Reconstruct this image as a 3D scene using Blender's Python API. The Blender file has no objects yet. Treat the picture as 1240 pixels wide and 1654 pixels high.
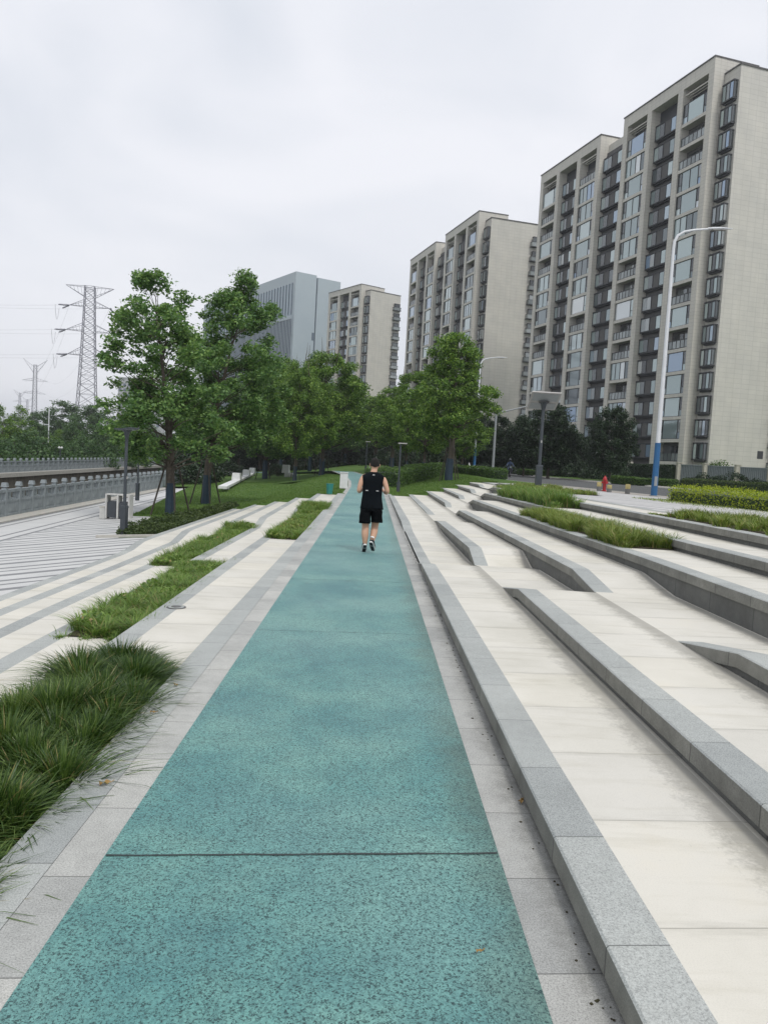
import bpy, bmesh, math, random
import numpy as np
from mathutils import Vector, Matrix

# ------------------------------------------------------------------ camera, sky, sun, exposure
SC = bpy.context.scene
COL = SC.collection
H = 1.65                                       # eye height above the running track
F = 1245.0; CX = 620.0; CY = 827.0             # focal length and centre in photo pixels
def _cam_basis():
    r = math.radians(3.2)
    d = np.array([(600-CX)/F, -(740-CY)/F, -1.0]); d /= np.linalg.norm(d)
    u = np.array([math.sin(r), math.cos(r), 0.0]); u[2] = -(u@d)/d[2]; u /= np.linalg.norm(u)
    return np.array([np.cross(d, u), d, u])
R = _cam_basis()
cd = bpy.data.cameras.new("camera"); cam = bpy.data.objects.new("camera", cd); COL.objects.link(cam)
cd.sensor_fit = 'VERTICAL'; cd.sensor_height = 36.0; cd.lens = F/1654.0*36.0
cd.clip_start = 0.05; cd.clip_end = 6000
M4 = Matrix([[float(v) for v in row]+[0.0] for row in R]+[[0, 0, 0, 1]]); M4.translation = (0, 0, H)
cam.matrix_world = M4
SC.camera = cam
SC.view_settings.view_transform = 'Standard'; SC.view_settings.look = 'None'
SC.view_settings.exposure = 0.28; SC.view_settings.gamma = 1.0

SUN_EL = math.radians(56); SUN_AZ = math.radians(152)       # azimuth clockwise from +Y
W = bpy.data.worlds.new("World"); SC.world = W; W.use_nodes = True
nt = W.node_tree; nt.nodes.clear()
def N(nt, t, **kw):
    n = nt.nodes.new(t)
    for k, v in kw.items():
        if hasattr(n, k): setattr(n, k, v)
    return n
sky = N(nt, 'ShaderNodeTexSky', sky_type='NISHITA', sun_disc=False, sun_elevation=SUN_EL, sun_rotation=SUN_AZ, air_density=1.5, dust_density=5.0)
bg1 = N(nt, 'ShaderNodeBackground'); bg1.inputs[1].default_value = 0.08
nt.links.new(sky.outputs[0], bg1.inputs[0])
tc = N(nt, 'ShaderNodeTexCoord'); mp = N(nt, 'ShaderNodeMapping'); mp.inputs['Scale'].default_value = (1.3, 1.3, 2.6)
nz = N(nt, 'ShaderNodeTexNoise'); nz.inputs['Scale'].default_value = 1.9; nz.inputs['Detail'].default_value = 4; nz.inputs['Roughness'].default_value = 0.45; nz.inputs['Distortion'].default_value = 0.5
nt.links.new(tc.outputs['Generated'], mp.inputs[0]); nt.links.new(mp.outputs[0], nz.inputs['Vector'])
cr = N(nt, 'ShaderNodeValToRGB'); cr.color_ramp.elements[0].position = 0.36; cr.color_ramp.elements[1].position = 0.62
cr.color_ramp.elements[0].color = (0.655, 0.685, 0.745, 1); cr.color_ramp.elements[1].color = (0.79, 0.80, 0.845, 1)
nt.links.new(nz.outputs[0], cr.inputs[0])
bg2 = N(nt, 'ShaderNodeBackground'); bg2.inputs[1].default_value = 1.0
nt.links.new(cr.outputs[0], bg2.inputs[0])
mx = N(nt, 'ShaderNodeMixShader'); mx.inputs[0].default_value = 0.93
nt.links.new(bg1.outputs[0], mx.inputs[1]); nt.links.new(bg2.outputs[0], mx.inputs[2])
wo = N(nt, 'ShaderNodeOutputWorld'); nt.links.new(mx.outputs[0], wo.inputs[0])
sl = bpy.data.lights.new("sun", 'SUN'); sl.energy = 1.5; sl.angle = math.radians(12); sl.color = (1.0, 0.97, 0.92)
so = bpy.data.objects.new("sun", sl); COL.objects.link(so)
_sd = Vector((math.sin(SUN_AZ)*math.cos(SUN_EL), math.cos(SUN_AZ)*math.cos(SUN_EL), math.sin(SUN_EL)))
so.rotation_euler = (-_sd).to_track_quat('-Z', 'Y').to_euler(); so.location = (0, 0, 60)

# ------------------------------------------------------------------ surveying helpers
def ray(px, py): return R @ np.array([(px-CX)/F, -(py-CY)/F, -1.0])
def P(px, py, z=0.0):
    r = ray(px, py); t = (z-H)/r[2]; return Vector((r[0]*t, r[1]*t, z))
def at(px, py, Y):
    r = ray(px, py); t = Y/r[1]; return Vector((r[0]*t, Y, H+r[2]*t))
def smooth(a, b, x):
    t = min(1, max(0, (x-a)/(b-a))); return t*t*(3-2*t)
PX = [-14, -5.82, -4.93, -4.04, -3.15, -2.26, -1.37, .9, 1.73, 2.62, 3.51, 4.4, 5.3, 6.2, 8, 14, 24, 50, 100]
PZ = [-1.4, -.88, -.64, -.42, -.24, -.02, .08, .08, .10, .22, .34, .48, .6, .68, .72, .70, .64, .5, .3]
def G(x, y):
    z = float(np.interp(x, PX, PZ))
    z += 0.75*smooth(36, 85, y)*math.exp(-((x+2)/11.0)**2)
    return z
def gp(px, py):
    z = 0.0
    for _ in range(250):
        p = P(px, py, z); z = .85*z+.15*G(p[0], p[1])
    return p

# ------------------------------------------------------------------ material helpers
MATS = {}
def _m(name):
    m = bpy.data.materials.new(name); m.use_nodes = True; MATS[name] = m
    nt = m.node_tree; b = nt.nodes['Principled BSDF']; return m, nt, b
def lk(nt, a, b): nt.links.new(a, b)
def noise(nt, scale, detail=4, rough=.55, vec=None, dist=0.0):
    n = N(nt, 'ShaderNodeTexNoise'); n.inputs['Scale'].default_value = scale; n.inputs['Detail'].default_value = detail
    n.inputs['Roughness'].default_value = rough; n.inputs['Distortion'].default_value = dist
    if vec is not None: lk(nt, vec, n.inputs['Vector'])
    return n.outputs[0]
def ramp(nt, fac, stops):
    r = N(nt, 'ShaderNodeValToRGB'); e = r.color_ramp.elements
    while len(e) < len(stops): e.new(0.5)
    for i, (p, c) in enumerate(stops):
        e[i].position = p; e[i].color = tuple(c)+(1,) if len(c) == 3 else c
    lk(nt, fac, r.inputs[0]); return r.outputs[0]
def mixc(nt, fac, a, b, mode='MIX'):
    n = N(nt, 'ShaderNodeMix', data_type='RGBA', blend_type=mode)
    for s, v in ((0, fac), (6, a), (7, b)):
        if hasattr(v, 'links') or hasattr(v, 'is_output'): lk(nt, v, n.inputs[s])
        elif s == 0: n.inputs[0].default_value = v
        else: n.inputs[s].default_value = tuple(v)+(1,)
    return n.outputs[2]
def math_(nt, op, a, b=None, c=None):
    n = N(nt, 'ShaderNodeMath', operation=op)
    for i, v in enumerate((a, b, c)):
        if v is None: continue
        if hasattr(v, 'is_output'): lk(nt, v, n.inputs[i])
        else: n.inputs[i].default_value = v
    return n.outputs[0]
def xyz(nt, kind='Object'):
    t = N(nt, 'ShaderNodeTexCoord'); s = N(nt, 'ShaderNodeSeparateXYZ'); lk(nt, t.outputs[kind], s.inputs[0])
    return t.outputs[kind], s.outputs[0], s.outputs[1], s.outputs[2]
def lines(nt, coord, pitch, off, width, jitter=None):
    c = math_(nt, 'ADD', coord, 1000.0*pitch-off)
    return math_(nt, 'LESS_THAN', math_(nt, 'MODULO', c, pitch), width)
def skew(nt, x, y): return math_(nt, 'SUBTRACT', y, math_(nt, 'MULTIPLY', x, .075))
def cellrand(nt, coord, pitch, off):
    f = math_(nt, 'FLOOR', math_(nt, 'DIVIDE', math_(nt, 'SUBTRACT', coord, off), pitch))
    w = N(nt, 'ShaderNodeTexWhiteNoise', noise_dimensions='1D'); lk(nt, f, w.inputs['W']); return w.outputs['Value']
def bump(nt, b, h, strength=.3, dist=.01):
    n = N(nt, 'ShaderNodeBump'); n.inputs['Strength'].default_value = strength; n.inputs['Distance'].default_value = dist
    lk(nt, h, n.inputs['Height']); lk(nt, n.outputs[0], b.inputs['Normal'])
def simple(name, col, rough=.6, metal=0.0, spec=.5, var=.12, vscale=6.0, coat=0.0):
    m, nt, b = _m(name)
    v, *_ = xyz(nt)
    f = noise(nt, vscale, 5, .6, v)
    lo = tuple(c*(1-var) for c in col); hi = tuple(min(1, c*(1+var)) for c in col)
    lk(nt, ramp(nt, f, [(.3, lo), (.7, hi)]), b.inputs['Base Color'])
    b.inputs['Roughness'].default_value = rough; b.inputs['Metallic'].default_value = metal
    b.inputs['Specular IOR Level'].default_value = spec
    return m

def mat_stone(name, base, pitch, off, jw=.006, speck=.10, var=.08, grime=None, rough=.7, face=False):
    """granite / sandstone slabs: speckle, blotches, one joint every `pitch` metres along Y"""
    m, nt, b = _m(name); v, x, y0_, z = xyz(nt); y = skew(nt, x, y0_)
    sp = noise(nt, 150, 3, .85, v); bl = noise(nt, 1.7, 6, .65, v); md = noise(nt, 14, 5, .7, v)
    c = ramp(nt, sp, [(.36, tuple(k*(1-speck*2.6) for k in base)), (.5, base), (.66, tuple(min(1, k*(1+speck*1.7)) for k in base))])
    c = mixc(nt, 1.0, c, ramp(nt, bl, [(.3, (1-var*1.6,)*3), (.55, (1, 1, 1)), (.8, (1+var*.3, 1+var*.2, 1))]), 'MULTIPLY')
    c = mixc(nt, 1.0, c, ramp(nt, md, [(.25, (1-var*1.2,)*3), (.6, (1, 1, 1))]), 'MULTIPLY')
    cell = cellrand(nt, y, pitch, off)
    c = mixc(nt, 1.0, c, ramp(nt, cell, [(0, (.86, .865, .87)), (1, (1.08, 1.07, 1.055))]), 'MULTIPLY')
    if grime:
        g = grime(nt, x, y, z, v); c = mixc(nt, g, c, (.075, .075, .065))
    j = lines(nt, y, pitch, off, jw)
    jn = math_(nt, 'MULTIPLY', j, .75)
    c = mixc(nt, jn, c, tuple(k*.22 for k in base))
    lk(nt, c, b.inputs['Base Color']); b.inputs['Roughness'].default_value = rough
    b.inputs['Specular IOR Level'].default_value = .35
    h = math_(nt, 'SUBTRACT', math_(nt, 'MULTIPLY', sp, .12), j)
    bump(nt, b, h, .35, .004)
    return m

def _grime_step(side):
    # dirt washed up against the foot of each kerb, ragged edge
    def f(nt, x, y, z, v):
        # distance to next kerb line (right side), 0.89 m module starting at X=.84
        d = math_(nt, 'MODULO', math_(nt, 'ADD', math_(nt, 'MULTIPLY', x, side), -.84 if side > 0 else -1.37), .89) if True else x
        d = math_(nt, 'ABSOLUTE', d)
        near = math_(nt, 'SUBTRACT', 1.0, math_(nt, 'DIVIDE', math_(nt, 'SUBTRACT', .89, d), .30))
        nn = noise(nt, 9, 8, .78, v); n2 = noise(nt, 60, 4, .75, v)
        k = math_(nt, 'ADD', math_(nt, 'MULTIPLY', near, .62), math_(nt, 'ADD', math_(nt, 'MULTIPLY', nn, .75), math_(nt, 'MULTIPLY', n2, .35)))
        r = ramp(nt, k, [(.74, (0, 0, 0)), (1.0, (.45, .45, .45))])
        return r
    return f
mat_cream = None
def mat_tread(name, side):
    m, nt, b = _m(name); v, x, y0_, z = xyz(nt); y = skew(nt, x, y0_)
    base = (.625, .607, .555)
    sp = noise(nt, 170, 3, .7, v); bl = noise(nt, 1.1, 6, .6, v)
    st = N(nt, 'ShaderNodeMapping'); st.inputs['Scale'].default_value = (.8, 5, 1); lk(nt, v, st.inputs[0])
    streak = noise(nt, 1.6, 5, .6, st.outputs[0])
    c = ramp(nt, sp, [(.25, tuple(k*.90 for k in base)), (.5, base), (.8, tuple(k*1.05 for k in base))])
    c = mixc(nt, 1.0, c, ramp(nt, bl, [(.3, (.86, .86, .84)), (.6, (1, 1, 1)), (.8, (1.02, 1.0, .96))]), 'MULTIPLY')
    c = mixc(nt, 1.0, c, ramp(nt, streak, [(.30, (.90, .895, .87)), (.46, (1, 1, 1))]), 'MULTIPLY')
    pitch, off = .78, .05
    cell = cellrand(nt, y, pitch, off)
    c = mixc(nt, 1.0, c, ramp(nt, cell, [(0, (.955, .955, .955)), (.6, (1, .998, .99)), (1, (1.02, 1.01, .98))]), 'MULTIPLY')
    if side:
        g = _grime_step(side)(nt, x, y, z, v); c = mixc(nt, g, c, (.09, .085, .07))
    jd = math_(nt, 'ABSOLUTE', math_(nt, 'SUBTRACT', math_(nt, 'MODULO', math_(nt, 'ADD', y, 1000.0*pitch-off+pitch/2), pitch), pitch/2))
    mp2 = N(nt, 'ShaderNodeMapping'); mp2.inputs['Scale'].default_value = (2.2, 14, 1); lk(nt, v, mp2.inputs[0])
    jn = noise(nt, 1.2, 6, .7, mp2.outputs[0])
    jk = math_(nt, 'SUBTRACT', jn, math_(nt, 'MULTIPLY', jd, 2.6))
    c = mixc(nt, ramp(nt, jk, [(.36, (0, 0, 0)), (.62, (.22, .22, .22))]), c, (.22, .21, .175))
    spot = noise(nt, 11, 4, .8, v); c = mixc(nt, ramp(nt, spot, [(.66, (0, 0, 0)), (.80, (.35, .35, .35))]), c, (.20, .19, .16))
    j = lines(nt, y, pitch, off, .006)
    c = mixc(nt, math_(nt, 'MULTIPLY', j, .5), c, (.16, .155, .13))
    lk(nt, c, b.inputs['Base Color']); b.inputs['Roughness'].default_value = .75; b.inputs['Specular IOR Level'].default_value = .3
    bump(nt, b, math_(nt, 'SUBTRACT', math_(nt, 'MULTIPLY', sp, .1), j), .3, .003)
    return m
mat_tread('tread_right', 1); mat_tread('tread_left', 0)
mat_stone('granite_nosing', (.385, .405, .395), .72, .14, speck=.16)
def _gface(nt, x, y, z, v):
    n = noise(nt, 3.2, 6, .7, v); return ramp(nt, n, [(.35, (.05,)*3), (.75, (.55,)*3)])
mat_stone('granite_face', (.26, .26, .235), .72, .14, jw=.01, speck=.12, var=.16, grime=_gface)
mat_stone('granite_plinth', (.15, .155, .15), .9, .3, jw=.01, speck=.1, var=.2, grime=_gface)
def _gb(nt, x, y, z, v):
    near = math_(nt, 'DIVIDE', math_(nt, 'SUBTRACT', x, .66), .2)
    nn = noise(nt, 6, 7, .72, v); n2 = noise(nt, 45, 4, .7, v)
    k = math_(nt, 'ADD', math_(nt, 'MULTIPLY', near, .38), math_(nt, 'ADD', math_(nt, 'MULTIPLY', nn, .6), math_(nt, 'MULTIPLY', n2, .35)))
    return ramp(nt, k, [(.58, (0, 0, 0)), (1.0, (.75, .75, .75))])
mat_stone('border_right', (.40, .405, .39), .575, .05, grime=_gb, var=.12, speck=.16)
mat_stone('border_left', (.44, .445, .425), .575, .05, var=.12, speck=.16)

def mat_track():
    m, nt, b = _m('rubber_track'); v, x, y, z = xyz(nt)
    vo = N(nt, 'ShaderNodeTexVoronoi'); vo.inputs['Scale'].default_value = 130; lk(nt, v, vo.inputs['Vector'])
    dn = noise(nt, 150, 2, .6, v)
    n1 = noise(nt, 110, 3, .8, v, .5)
    bl = noise(nt, .9, 6, .62, v); b2 = noise(nt, 5, 6, .7, v)
    base = ramp(nt, bl, [(.34, (.060, .205, .215)), (.48, (.105, .275, .265)), (.62, (.165, .35, .315))])
    base = mixc(nt, 1.0, base, ramp(nt, b2, [(.25, (.80, .80, .82)), (.55, (1, 1, 1)), (.8, (1.08, 1.06, 1.02))]), 'MULTIPLY')
    # dirt patches along the right edge and a few blots
    ed = math_(nt, 'MULTIPLY', math_(nt, 'SUBTRACT', x, .34), 2.0)
    dk = math_(nt, 'ADD', ed, noise(nt, 2.4, 6, .7, v))
    base = mixc(nt, ramp(nt, dk, [(.66, (0, 0, 0)), (1.1 if False else 1.0, (.62, .62, .62))]), base, (.09, .13, .10))
    st_ = noise(nt, 3.1, 3, .5, v); base = mixc(nt, ramp(nt, st_, [(.70, (0, 0, 0)), (.78, (.5, .5, .5))]), base, (.07, .11, .10))
    pa = noise(nt, .55, 2, .4, v); base = mixc(nt, ramp(nt, pa, [(.45, (0, 0, 0)), (.65, (.45, .45, .45))]), base, (.21, .37, .35))
    speck = ramp(nt, n1, [(.435, (1, 1, 1)), (.47, (0, 0, 0))])
    col = mixc(nt, math_(nt, 'MULTIPLY', speck, .92), base, (.012, .042, .045))
    grain = ramp(nt, vo.outputs['Color'], [(0, (.62, .66, .68)), (1, (1.30, 1.26, 1.22))])
    col = mixc(nt, 1.0, col, grain, 'MULTIPLY')
    lk(nt, col, b.inputs['Base Color']); b.inputs['Roughness'].default_value = .6; b.inputs['Specular IOR Level'].default_value = .5
    b.inputs['Sheen Weight'].default_value = .42; b.inputs['Sheen Roughness'].default_value = .3; b.inputs['Sheen Tint'].default_value = (.75, 1, 1, 1)
    bump(nt, b, math_(nt, 'ADD', n1, vo.outputs['Distance']), .6, .004)
mat_track()
simple('track_joint', (.035, .045, .045), .8)

def mat_plaza():
    m, nt, b = _m('plaza_paving'); v, x, y, z = xyz(nt)
    bl = noise(nt, 1.2, 6, .6, v); sp = noise(nt, 30, 4, .7, v)
    c = ramp(nt, bl, [(.3, (.48, .485, .48)), (.7, (.57, .57, .56))])
    s = math_(nt, 'ADD', math_(nt, 'MULTIPLY', x, -.6538), math_(nt, 'MULTIPLY', y, .7566))
    a = lines(nt, s, 1.72, .0, .24); b1 = lines(nt, s, 1.72, .62, .13); b2 = lines(nt, s, 1.72, 1.06, .17)
    st = math_(nt, 'MAXIMUM', a, math_(nt, 'MAXIMUM', b1, b2))
    # the striped field is bounded by bands that run along the river
    r = math_(nt, 'ADD', x, math_(nt, 'MULTIPLY', y, .066))
    inside = math_(nt, 'GREATER_THAN', r, -8.45)
    st = math_(nt, 'MULTIPLY', st, inside)
    bands = None
    for o, w in ((-8.55, .16), (-9.05, .14), (-10.35, .14), (-10.9, .34), (-11.6, .12)):
        q = math_(nt, 'LESS_THAN', math_(nt, 'ABSOLUTE', math_(nt, 'SUBTRACT', r, o)), w/2)
        bands = q if bands is None else math_(nt, 'MAXIMUM', bands, q)
    st = math_(nt, 'MAXIMUM', st, bands)
    c = mixc(nt, st, c, (.20, .205, .21))
    c = mixc(nt, 1.0, c, ramp(nt, sp, [(.3, (.9, .9, .9)), (.6, (1, 1, 1))]), 'MULTIPLY')
    lk(nt, c, b.inputs['Base Color']); b.inputs['Roughness'].default_value = .7
mat_plaza()
def mat_walk():
    m, nt, b = _m('sidewalk_paving'); v, x, y, z = xyz(nt)
    bl = noise(nt, 1.2, 6, .6, v)
    c = ramp(nt, bl, [(.3, (.46, .455, .45)), (.7, (.56, .55, .53))])
    s = math_(nt, 'ADD', math_(nt, 'MULTIPLY', x, .9), math_(nt, 'MULTIPLY', y, .43))
    st = math_(nt, 'MAXIMUM', lines(nt, s, .8, 0, .22), lines(nt, s, 1.3, .4, .12))
    c = mixc(nt, math_(nt, 'MULTIPLY', st, .9), c, (.24, .245, .255))
    lk(nt, c, b.inputs['Base Color']); b.inputs['Roughness'].default_value = .7
mat_walk()
def mat_brickpave():
    m, nt, b = _m('brick_paving'); v, x, y, z = xyz(nt)
    br = N(nt, 'ShaderNodeTexBrick'); br.inputs['Scale'].default_value = 4; lk(nt, v, br.inputs['Vector'])
    br.inputs['Color1'].default_value = (.30, .27, .24, 1); br.inputs['Color2'].default_value = (.36, .33, .29, 1); br.inputs['Mortar'].default_value = (.2, .19, .17, 1)
    lk(nt, br.outputs[0], b.inputs['Base Color']); b.inputs['Roughness'].default_value = .85
mat_brickpave()
def mat_ground(name, c1, c2, c3, s=.35):
    m, nt, b = _m(name); v, x, y, z = xyz(nt)
    a = noise(nt, s, 6, .65, v); f = noise(nt, 9, 6, .75, v); g = noise(nt, 60, 3, .7, v)
    c = ramp(nt, a, [(.3, c1), (.5, c2), (.72, c3)])
    c = mixc(nt, 1.0, c, ramp(nt, f, [(.3, (.62, .66, .6)), (.6, (1.05, 1.05, 1.0))]), 'MULTIPLY')
    c = mixc(nt, 1.0, c, ramp(nt, g, [(.3, (.7, .7, .7)), (.6, (1.1, 1.1, 1.1))]), 'MULTIPLY')
    lk(nt, c, b.inputs['Base Color']); b.inputs['Roughness'].default_value = .9; b.inputs['Specular IOR Level'].default_value = .15
    bump(nt, b, g, .7, .03)
mat_ground('lawn', (.055, .11, .026), (.085, .155, .036), (.12, .18, .05))
mat_ground('soil', (.05, .045, .03), (.07, .06, .04), (.06, .07, .035), 2)
mat_ground('far_ground', (.05, .08, .035), (.07, .10, .045), (.11, .12, .07), .02)
mat_ground('asphalt', (.105, .108, .115), (.12, .122, .13), (.135, .137, .145), .5)
simple('road_paint', (.72, .72, .70), .6)
def mat_water():
    m, nt, b = _m('river_water'); v, x, y, z = xyz(nt)
    b.inputs['Base Color'].default_value = (.035, .042, .03, 1); b.inputs['Roughness'].default_value = .12
    b.inputs['Specular IOR Level'].default_value = .5
    bump(nt, b, noise(nt, 2.2, 4, .6, v), .35, .08)
mat_water()
def mat_riverwall():
    m, nt, b = _m('river_wall_stone'); v, x, y, z = xyz(nt)
    a = noise(nt, 1.2, 7, .7, v); mp = N(nt, 'ShaderNodeMapping'); mp.inputs['Scale'].default_value = (1, 1, .15); lk(nt, v, mp.inputs[0])
    s = noise(nt, 3, 5, .7, mp.outputs[0])
    c = ramp(nt, a, [(.3, (.10, .09, .07)), (.6, (.19, .165, .13)), (.8, (.26, .23, .19))])
    c = mixc(nt, 1.0, c, ramp(nt, s, [(.3, (.55, .55, .55)), (.65, (1.1, 1.1, 1.1))]), 'MULTIPLY')
    lk(nt, c, b.inputs['Base Color']); b.inputs['Roughness'].default_value = .85
mat_riverwall()
simple('rail_stone', (.235, .265, .28), .7, var=.22, vscale=3)
simple('coping', (.44, .425, .385), .8, var=.15)

def mat_leaf(name, c1, c2, c3, trans=.25, rough=.5, dead=0.0):
    m, nt, b = _m(name)
    g = N(nt, 'ShaderNodeNewGeometry')
    v, x, y, z = xyz(nt)
    n = noise(nt, .8, 3, .5, v)
    f = math_(nt, 'ADD', math_(nt, 'MULTIPLY', g.outputs['Random Per Island'], .55), math_(nt, 'MULTIPLY', n, .5))
    c = ramp(nt, f, [(.18, c1), (.5, c2), (.85, c3)])
    if dead: c = mixc(nt, math_(nt, 'GREATER_THAN', math_(nt, 'FRACT', math_(nt, 'MULTIPLY', g.outputs['Random Per Island'], 37.7)), 1-dead), c, (.34, .28, .13))
    lk(nt, c, b.inputs['Base Color']); b.inputs['Roughness'].default_value = rough; b.inputs['Specular IOR Level'].default_value = .35
    tr = N(nt, 'ShaderNodeBsdfTranslucent'); lk(nt, mixc(nt, 1.0, c, (1.25, 1.35, .7), 'MULTIPLY'), tr.inputs[0])
    mx = N(nt, 'ShaderNodeMixShader'); mx.inputs[0].default_value = trans
    lk(nt, b.outputs[0], mx.inputs[1]); lk(nt, tr.outputs[0], mx.inputs[2])
    lk(nt, mx.outputs[0], nt.nodes['Material Output'].inputs[0])
mat_leaf('leaf_plane', (.044, .105, .034), (.105, .205, .062), (.24, .36, .11), .26)
mat_leaf('leaf_camphor', (.036, .084, .018), (.10, .195, .036), (.28, .40, .08), .24)
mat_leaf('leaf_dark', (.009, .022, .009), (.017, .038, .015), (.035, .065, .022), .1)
mat_leaf('leaf_far', (.030, .072, .028), (.058, .12, .042), (.12, .20, .065), .25)
mat_leaf('leaf_lime', (.10, .16, .015), (.26, .33, .02), (.44, .47, .04), .3)
mat_leaf('leaf_hedge', (.035, .075, .02), (.07, .13, .03), (.11, .19, .04), .3)
mat_leaf('leaf_cover', (.030, .055, .018), (.055, .085, .025), (.085, .12, .03), .25)
mat_leaf('grass_lush', (.017, .047, .011), (.045, .095, .019), (.15, .22, .055), .25, .4, .03)
mat_leaf('grass_light', (.055, .115, .024), (.13, .22, .046), (.25, .36, .09), .28, .5, .06)
mat_leaf('grass_olive', (.07, .115, .024), (.155, .215, .04), (.28, .34, .08), .25, .5, .08)
mat_leaf('grass_lawn', (.06, .13, .022), (.10, .18, .035), (.16, .24, .05), .3)
simple('bark', (.085, .07, .055), .9, var=.35, vscale=12)
simple('trunk_paint', (.014, .034, .056), .65, var=.2)
simple('stake_wood', (.055, .045, .035), .9, var=.3)
simple('lamp_metal', (.055, .065, .075), .45, metal=.3)
simple('lamp_head', (.36, .35, .34), .5)
simple('pole_white', (.62, .64, .66), .35, var=.05)
simple('pole_blue', (.015, .10, .24), .4, var=.08)
simple('pole_grey', (.26, .28, .29), .45, var=.08)
simple('steel_pale', (.20, .20, .24), .5, metal=.1, var=.1)
simple('bin_panel', (.045, .052, .062), .5)
simple('concrete_light', (.50, .50, .48), .8, var=.12)
simple('concrete_white', (.66, .665, .66), .7, var=.08)
simple('teal_plastic', (.02, .20, .17), .5)
simple('hydrant_red', (.36, .015, .02), .4)
simple('bollard_yellow', (.40, .33, .14), .7, var=.25)
simple('bollard_grey', (.15, .15, .15), .8)
simple('skin', (.52, .31, .21), .55, var=.1, vscale=9)
simple('shirt', (.004, .006, .008), .95, spec=.1, var=.3)
simple('shorts', (.003, .004, .005), .95, spec=.1, var=.3)
simple('hair', (.006, .005, .004), .95, var=.3, vscale=60)
simple('reflective', (.60, .60, .60), .4)
simple('shoe_dark', (.02, .022, .026), .7)
simple('shoe_white', (.72, .73, .72), .6)
simple('scooter_black', (.02, .02, .025), .4)
simple('cloth_blue', (.03, .05, .10), .9)
simple('dead_leaf', (.28, .17, .05), .7, var=.3, vscale=40)
simple('iron', (.10, .10, .10), .6, var=.25, vscale=30)
simple('fence_grey', (.25, .28, .30), .7, var=.12)
simple('fence_post', (.42, .40, .34), .8)
simple('wire', (.30, .30, .34), .6)

# towers
def mat_tile(name, c1, c2, mortar, w=1.2, h=.6):
    m, nt, b = _m(name); v, x, y, z = xyz(nt)
    # brick texture works in XY: build (x+y, z)
    cb = N(nt, 'ShaderNodeCombineXYZ'); lk(nt, math_(nt, 'ADD', x, y), cb.inputs[0]); lk(nt, z, cb.inputs[1])
    br = N(nt, 'ShaderNodeTexBrick'); br.offset = 0.0; lk(nt, cb.outputs[0], br.inputs['Vector'])
    br.inputs['Scale'].default_value = 1; br.inputs['Brick Width'].default_value = w; br.inputs['Row Height'].default_value = h
    br.inputs['Mortar Size'].default_value = .022; br.inputs['Bias'].default_value = 0
    br.inputs['Color1'].default_value = c1+(1,); br.inputs['Color2'].default_value = c2+(1,); br.inputs['Mortar'].default_value = mortar+(1,)
    n = noise(nt, .35, 6, .6, v); mp = N(nt, 'ShaderNodeMapping'); mp.inputs['Scale'].default_value = (1.2, 1.2, .06); lk(nt, v, mp.inputs[0])
    s = noise(nt, 1.3, 5, .6, mp.outputs[0])
    c = mixc(nt, 1.0, br.outputs[0], ramp(nt, n, [(.3, (.9, .9, .9)), (.7, (1.05, 1.04, 1.02))]), 'MULTIPLY')
    c = mixc(nt, 1.0, c, ramp(nt, s, [(.3, (.95, .95, .945)), (.6, (1, 1, 1))]), 'MULTIPLY')
    lk(nt, c, b.inputs['Base Color']); b.inputs['Roughness'].default_value = .6
mat_tile('tower_tile', (.505, .492, .452), (.525, .512, .472), (.41, .40, .37))
mat_tile('tower_frame', (.53, .515, .47), (.56, .54, .49), (.42, .41, .37), .9, .45)
simple('tower_dark', (.035, .037, .042), .6, var=.15, vscale=1)
simple('tower_mid', (.085, .083, .082), .7, var=.15, vscale=1)
simple('tower_slab', (.43, .41, .37), .7, var=.1, vscale=1)
def mat_glass(name, stops, rough=.06, metal=.35):
    m, nt, b = _m(name); g = N(nt, 'ShaderNodeNewGeometry'); oi = N(nt, 'ShaderNodeObjectInfo')
    f = math_(nt, 'FRACT', math_(nt, 'ADD', g.outputs['Random Per Island'], oi.outputs['Random']))
    lk(nt, ramp(nt, f, stops), b.inputs['Base Color']); b.inputs['Roughness'].default_value = rough; b.inputs['Coat Weight'].default_value = .5
    b.inputs['Metallic'].default_value = metal; b.inputs['Specular IOR Level'].default_value = .8
mat_glass('glass_sky_tone', [(0, (.07, .09, .10)), (.22, (.24, .30, .31)), (.5, (.38, .46, .46)), (.75, (.50, .57, .57)), (.9, (.22, .32, .46)), (1, (.68, .70, .69))])  # pale pane tones carry sky reflection and curtains, put into the colour
mat_glass('glass_dark', [(0, (.02, .025, .028)), (.5, (.06, .07, .075)), (.8, (.13, .15, .155)), (1, (.36, .38, .38))])
mat_glass('glass_rail', [(0, (.10, .12, .12)), (1, (.28, .31, .31))], .12, .2)
def mat_office():
    m, nt, b = _m('office_panel'); v, x, y, z = xyz(nt)
    n = noise(nt, .05, 4, .6, v)
    lk(nt, ramp(nt, n, [(.3, (.32, .38, .42)), (.7, (.37, .43, .46))]), b.inputs['Base Color']); b.inputs['Roughness'].default_value = .35
mat_office()
simple('office_dark', (.085, .115, .15), .4)
simple('office_glass', (.32, .39, .44), .25, metal=.1)
simple('far_concrete', (.36, .37, .38), .8)

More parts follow.
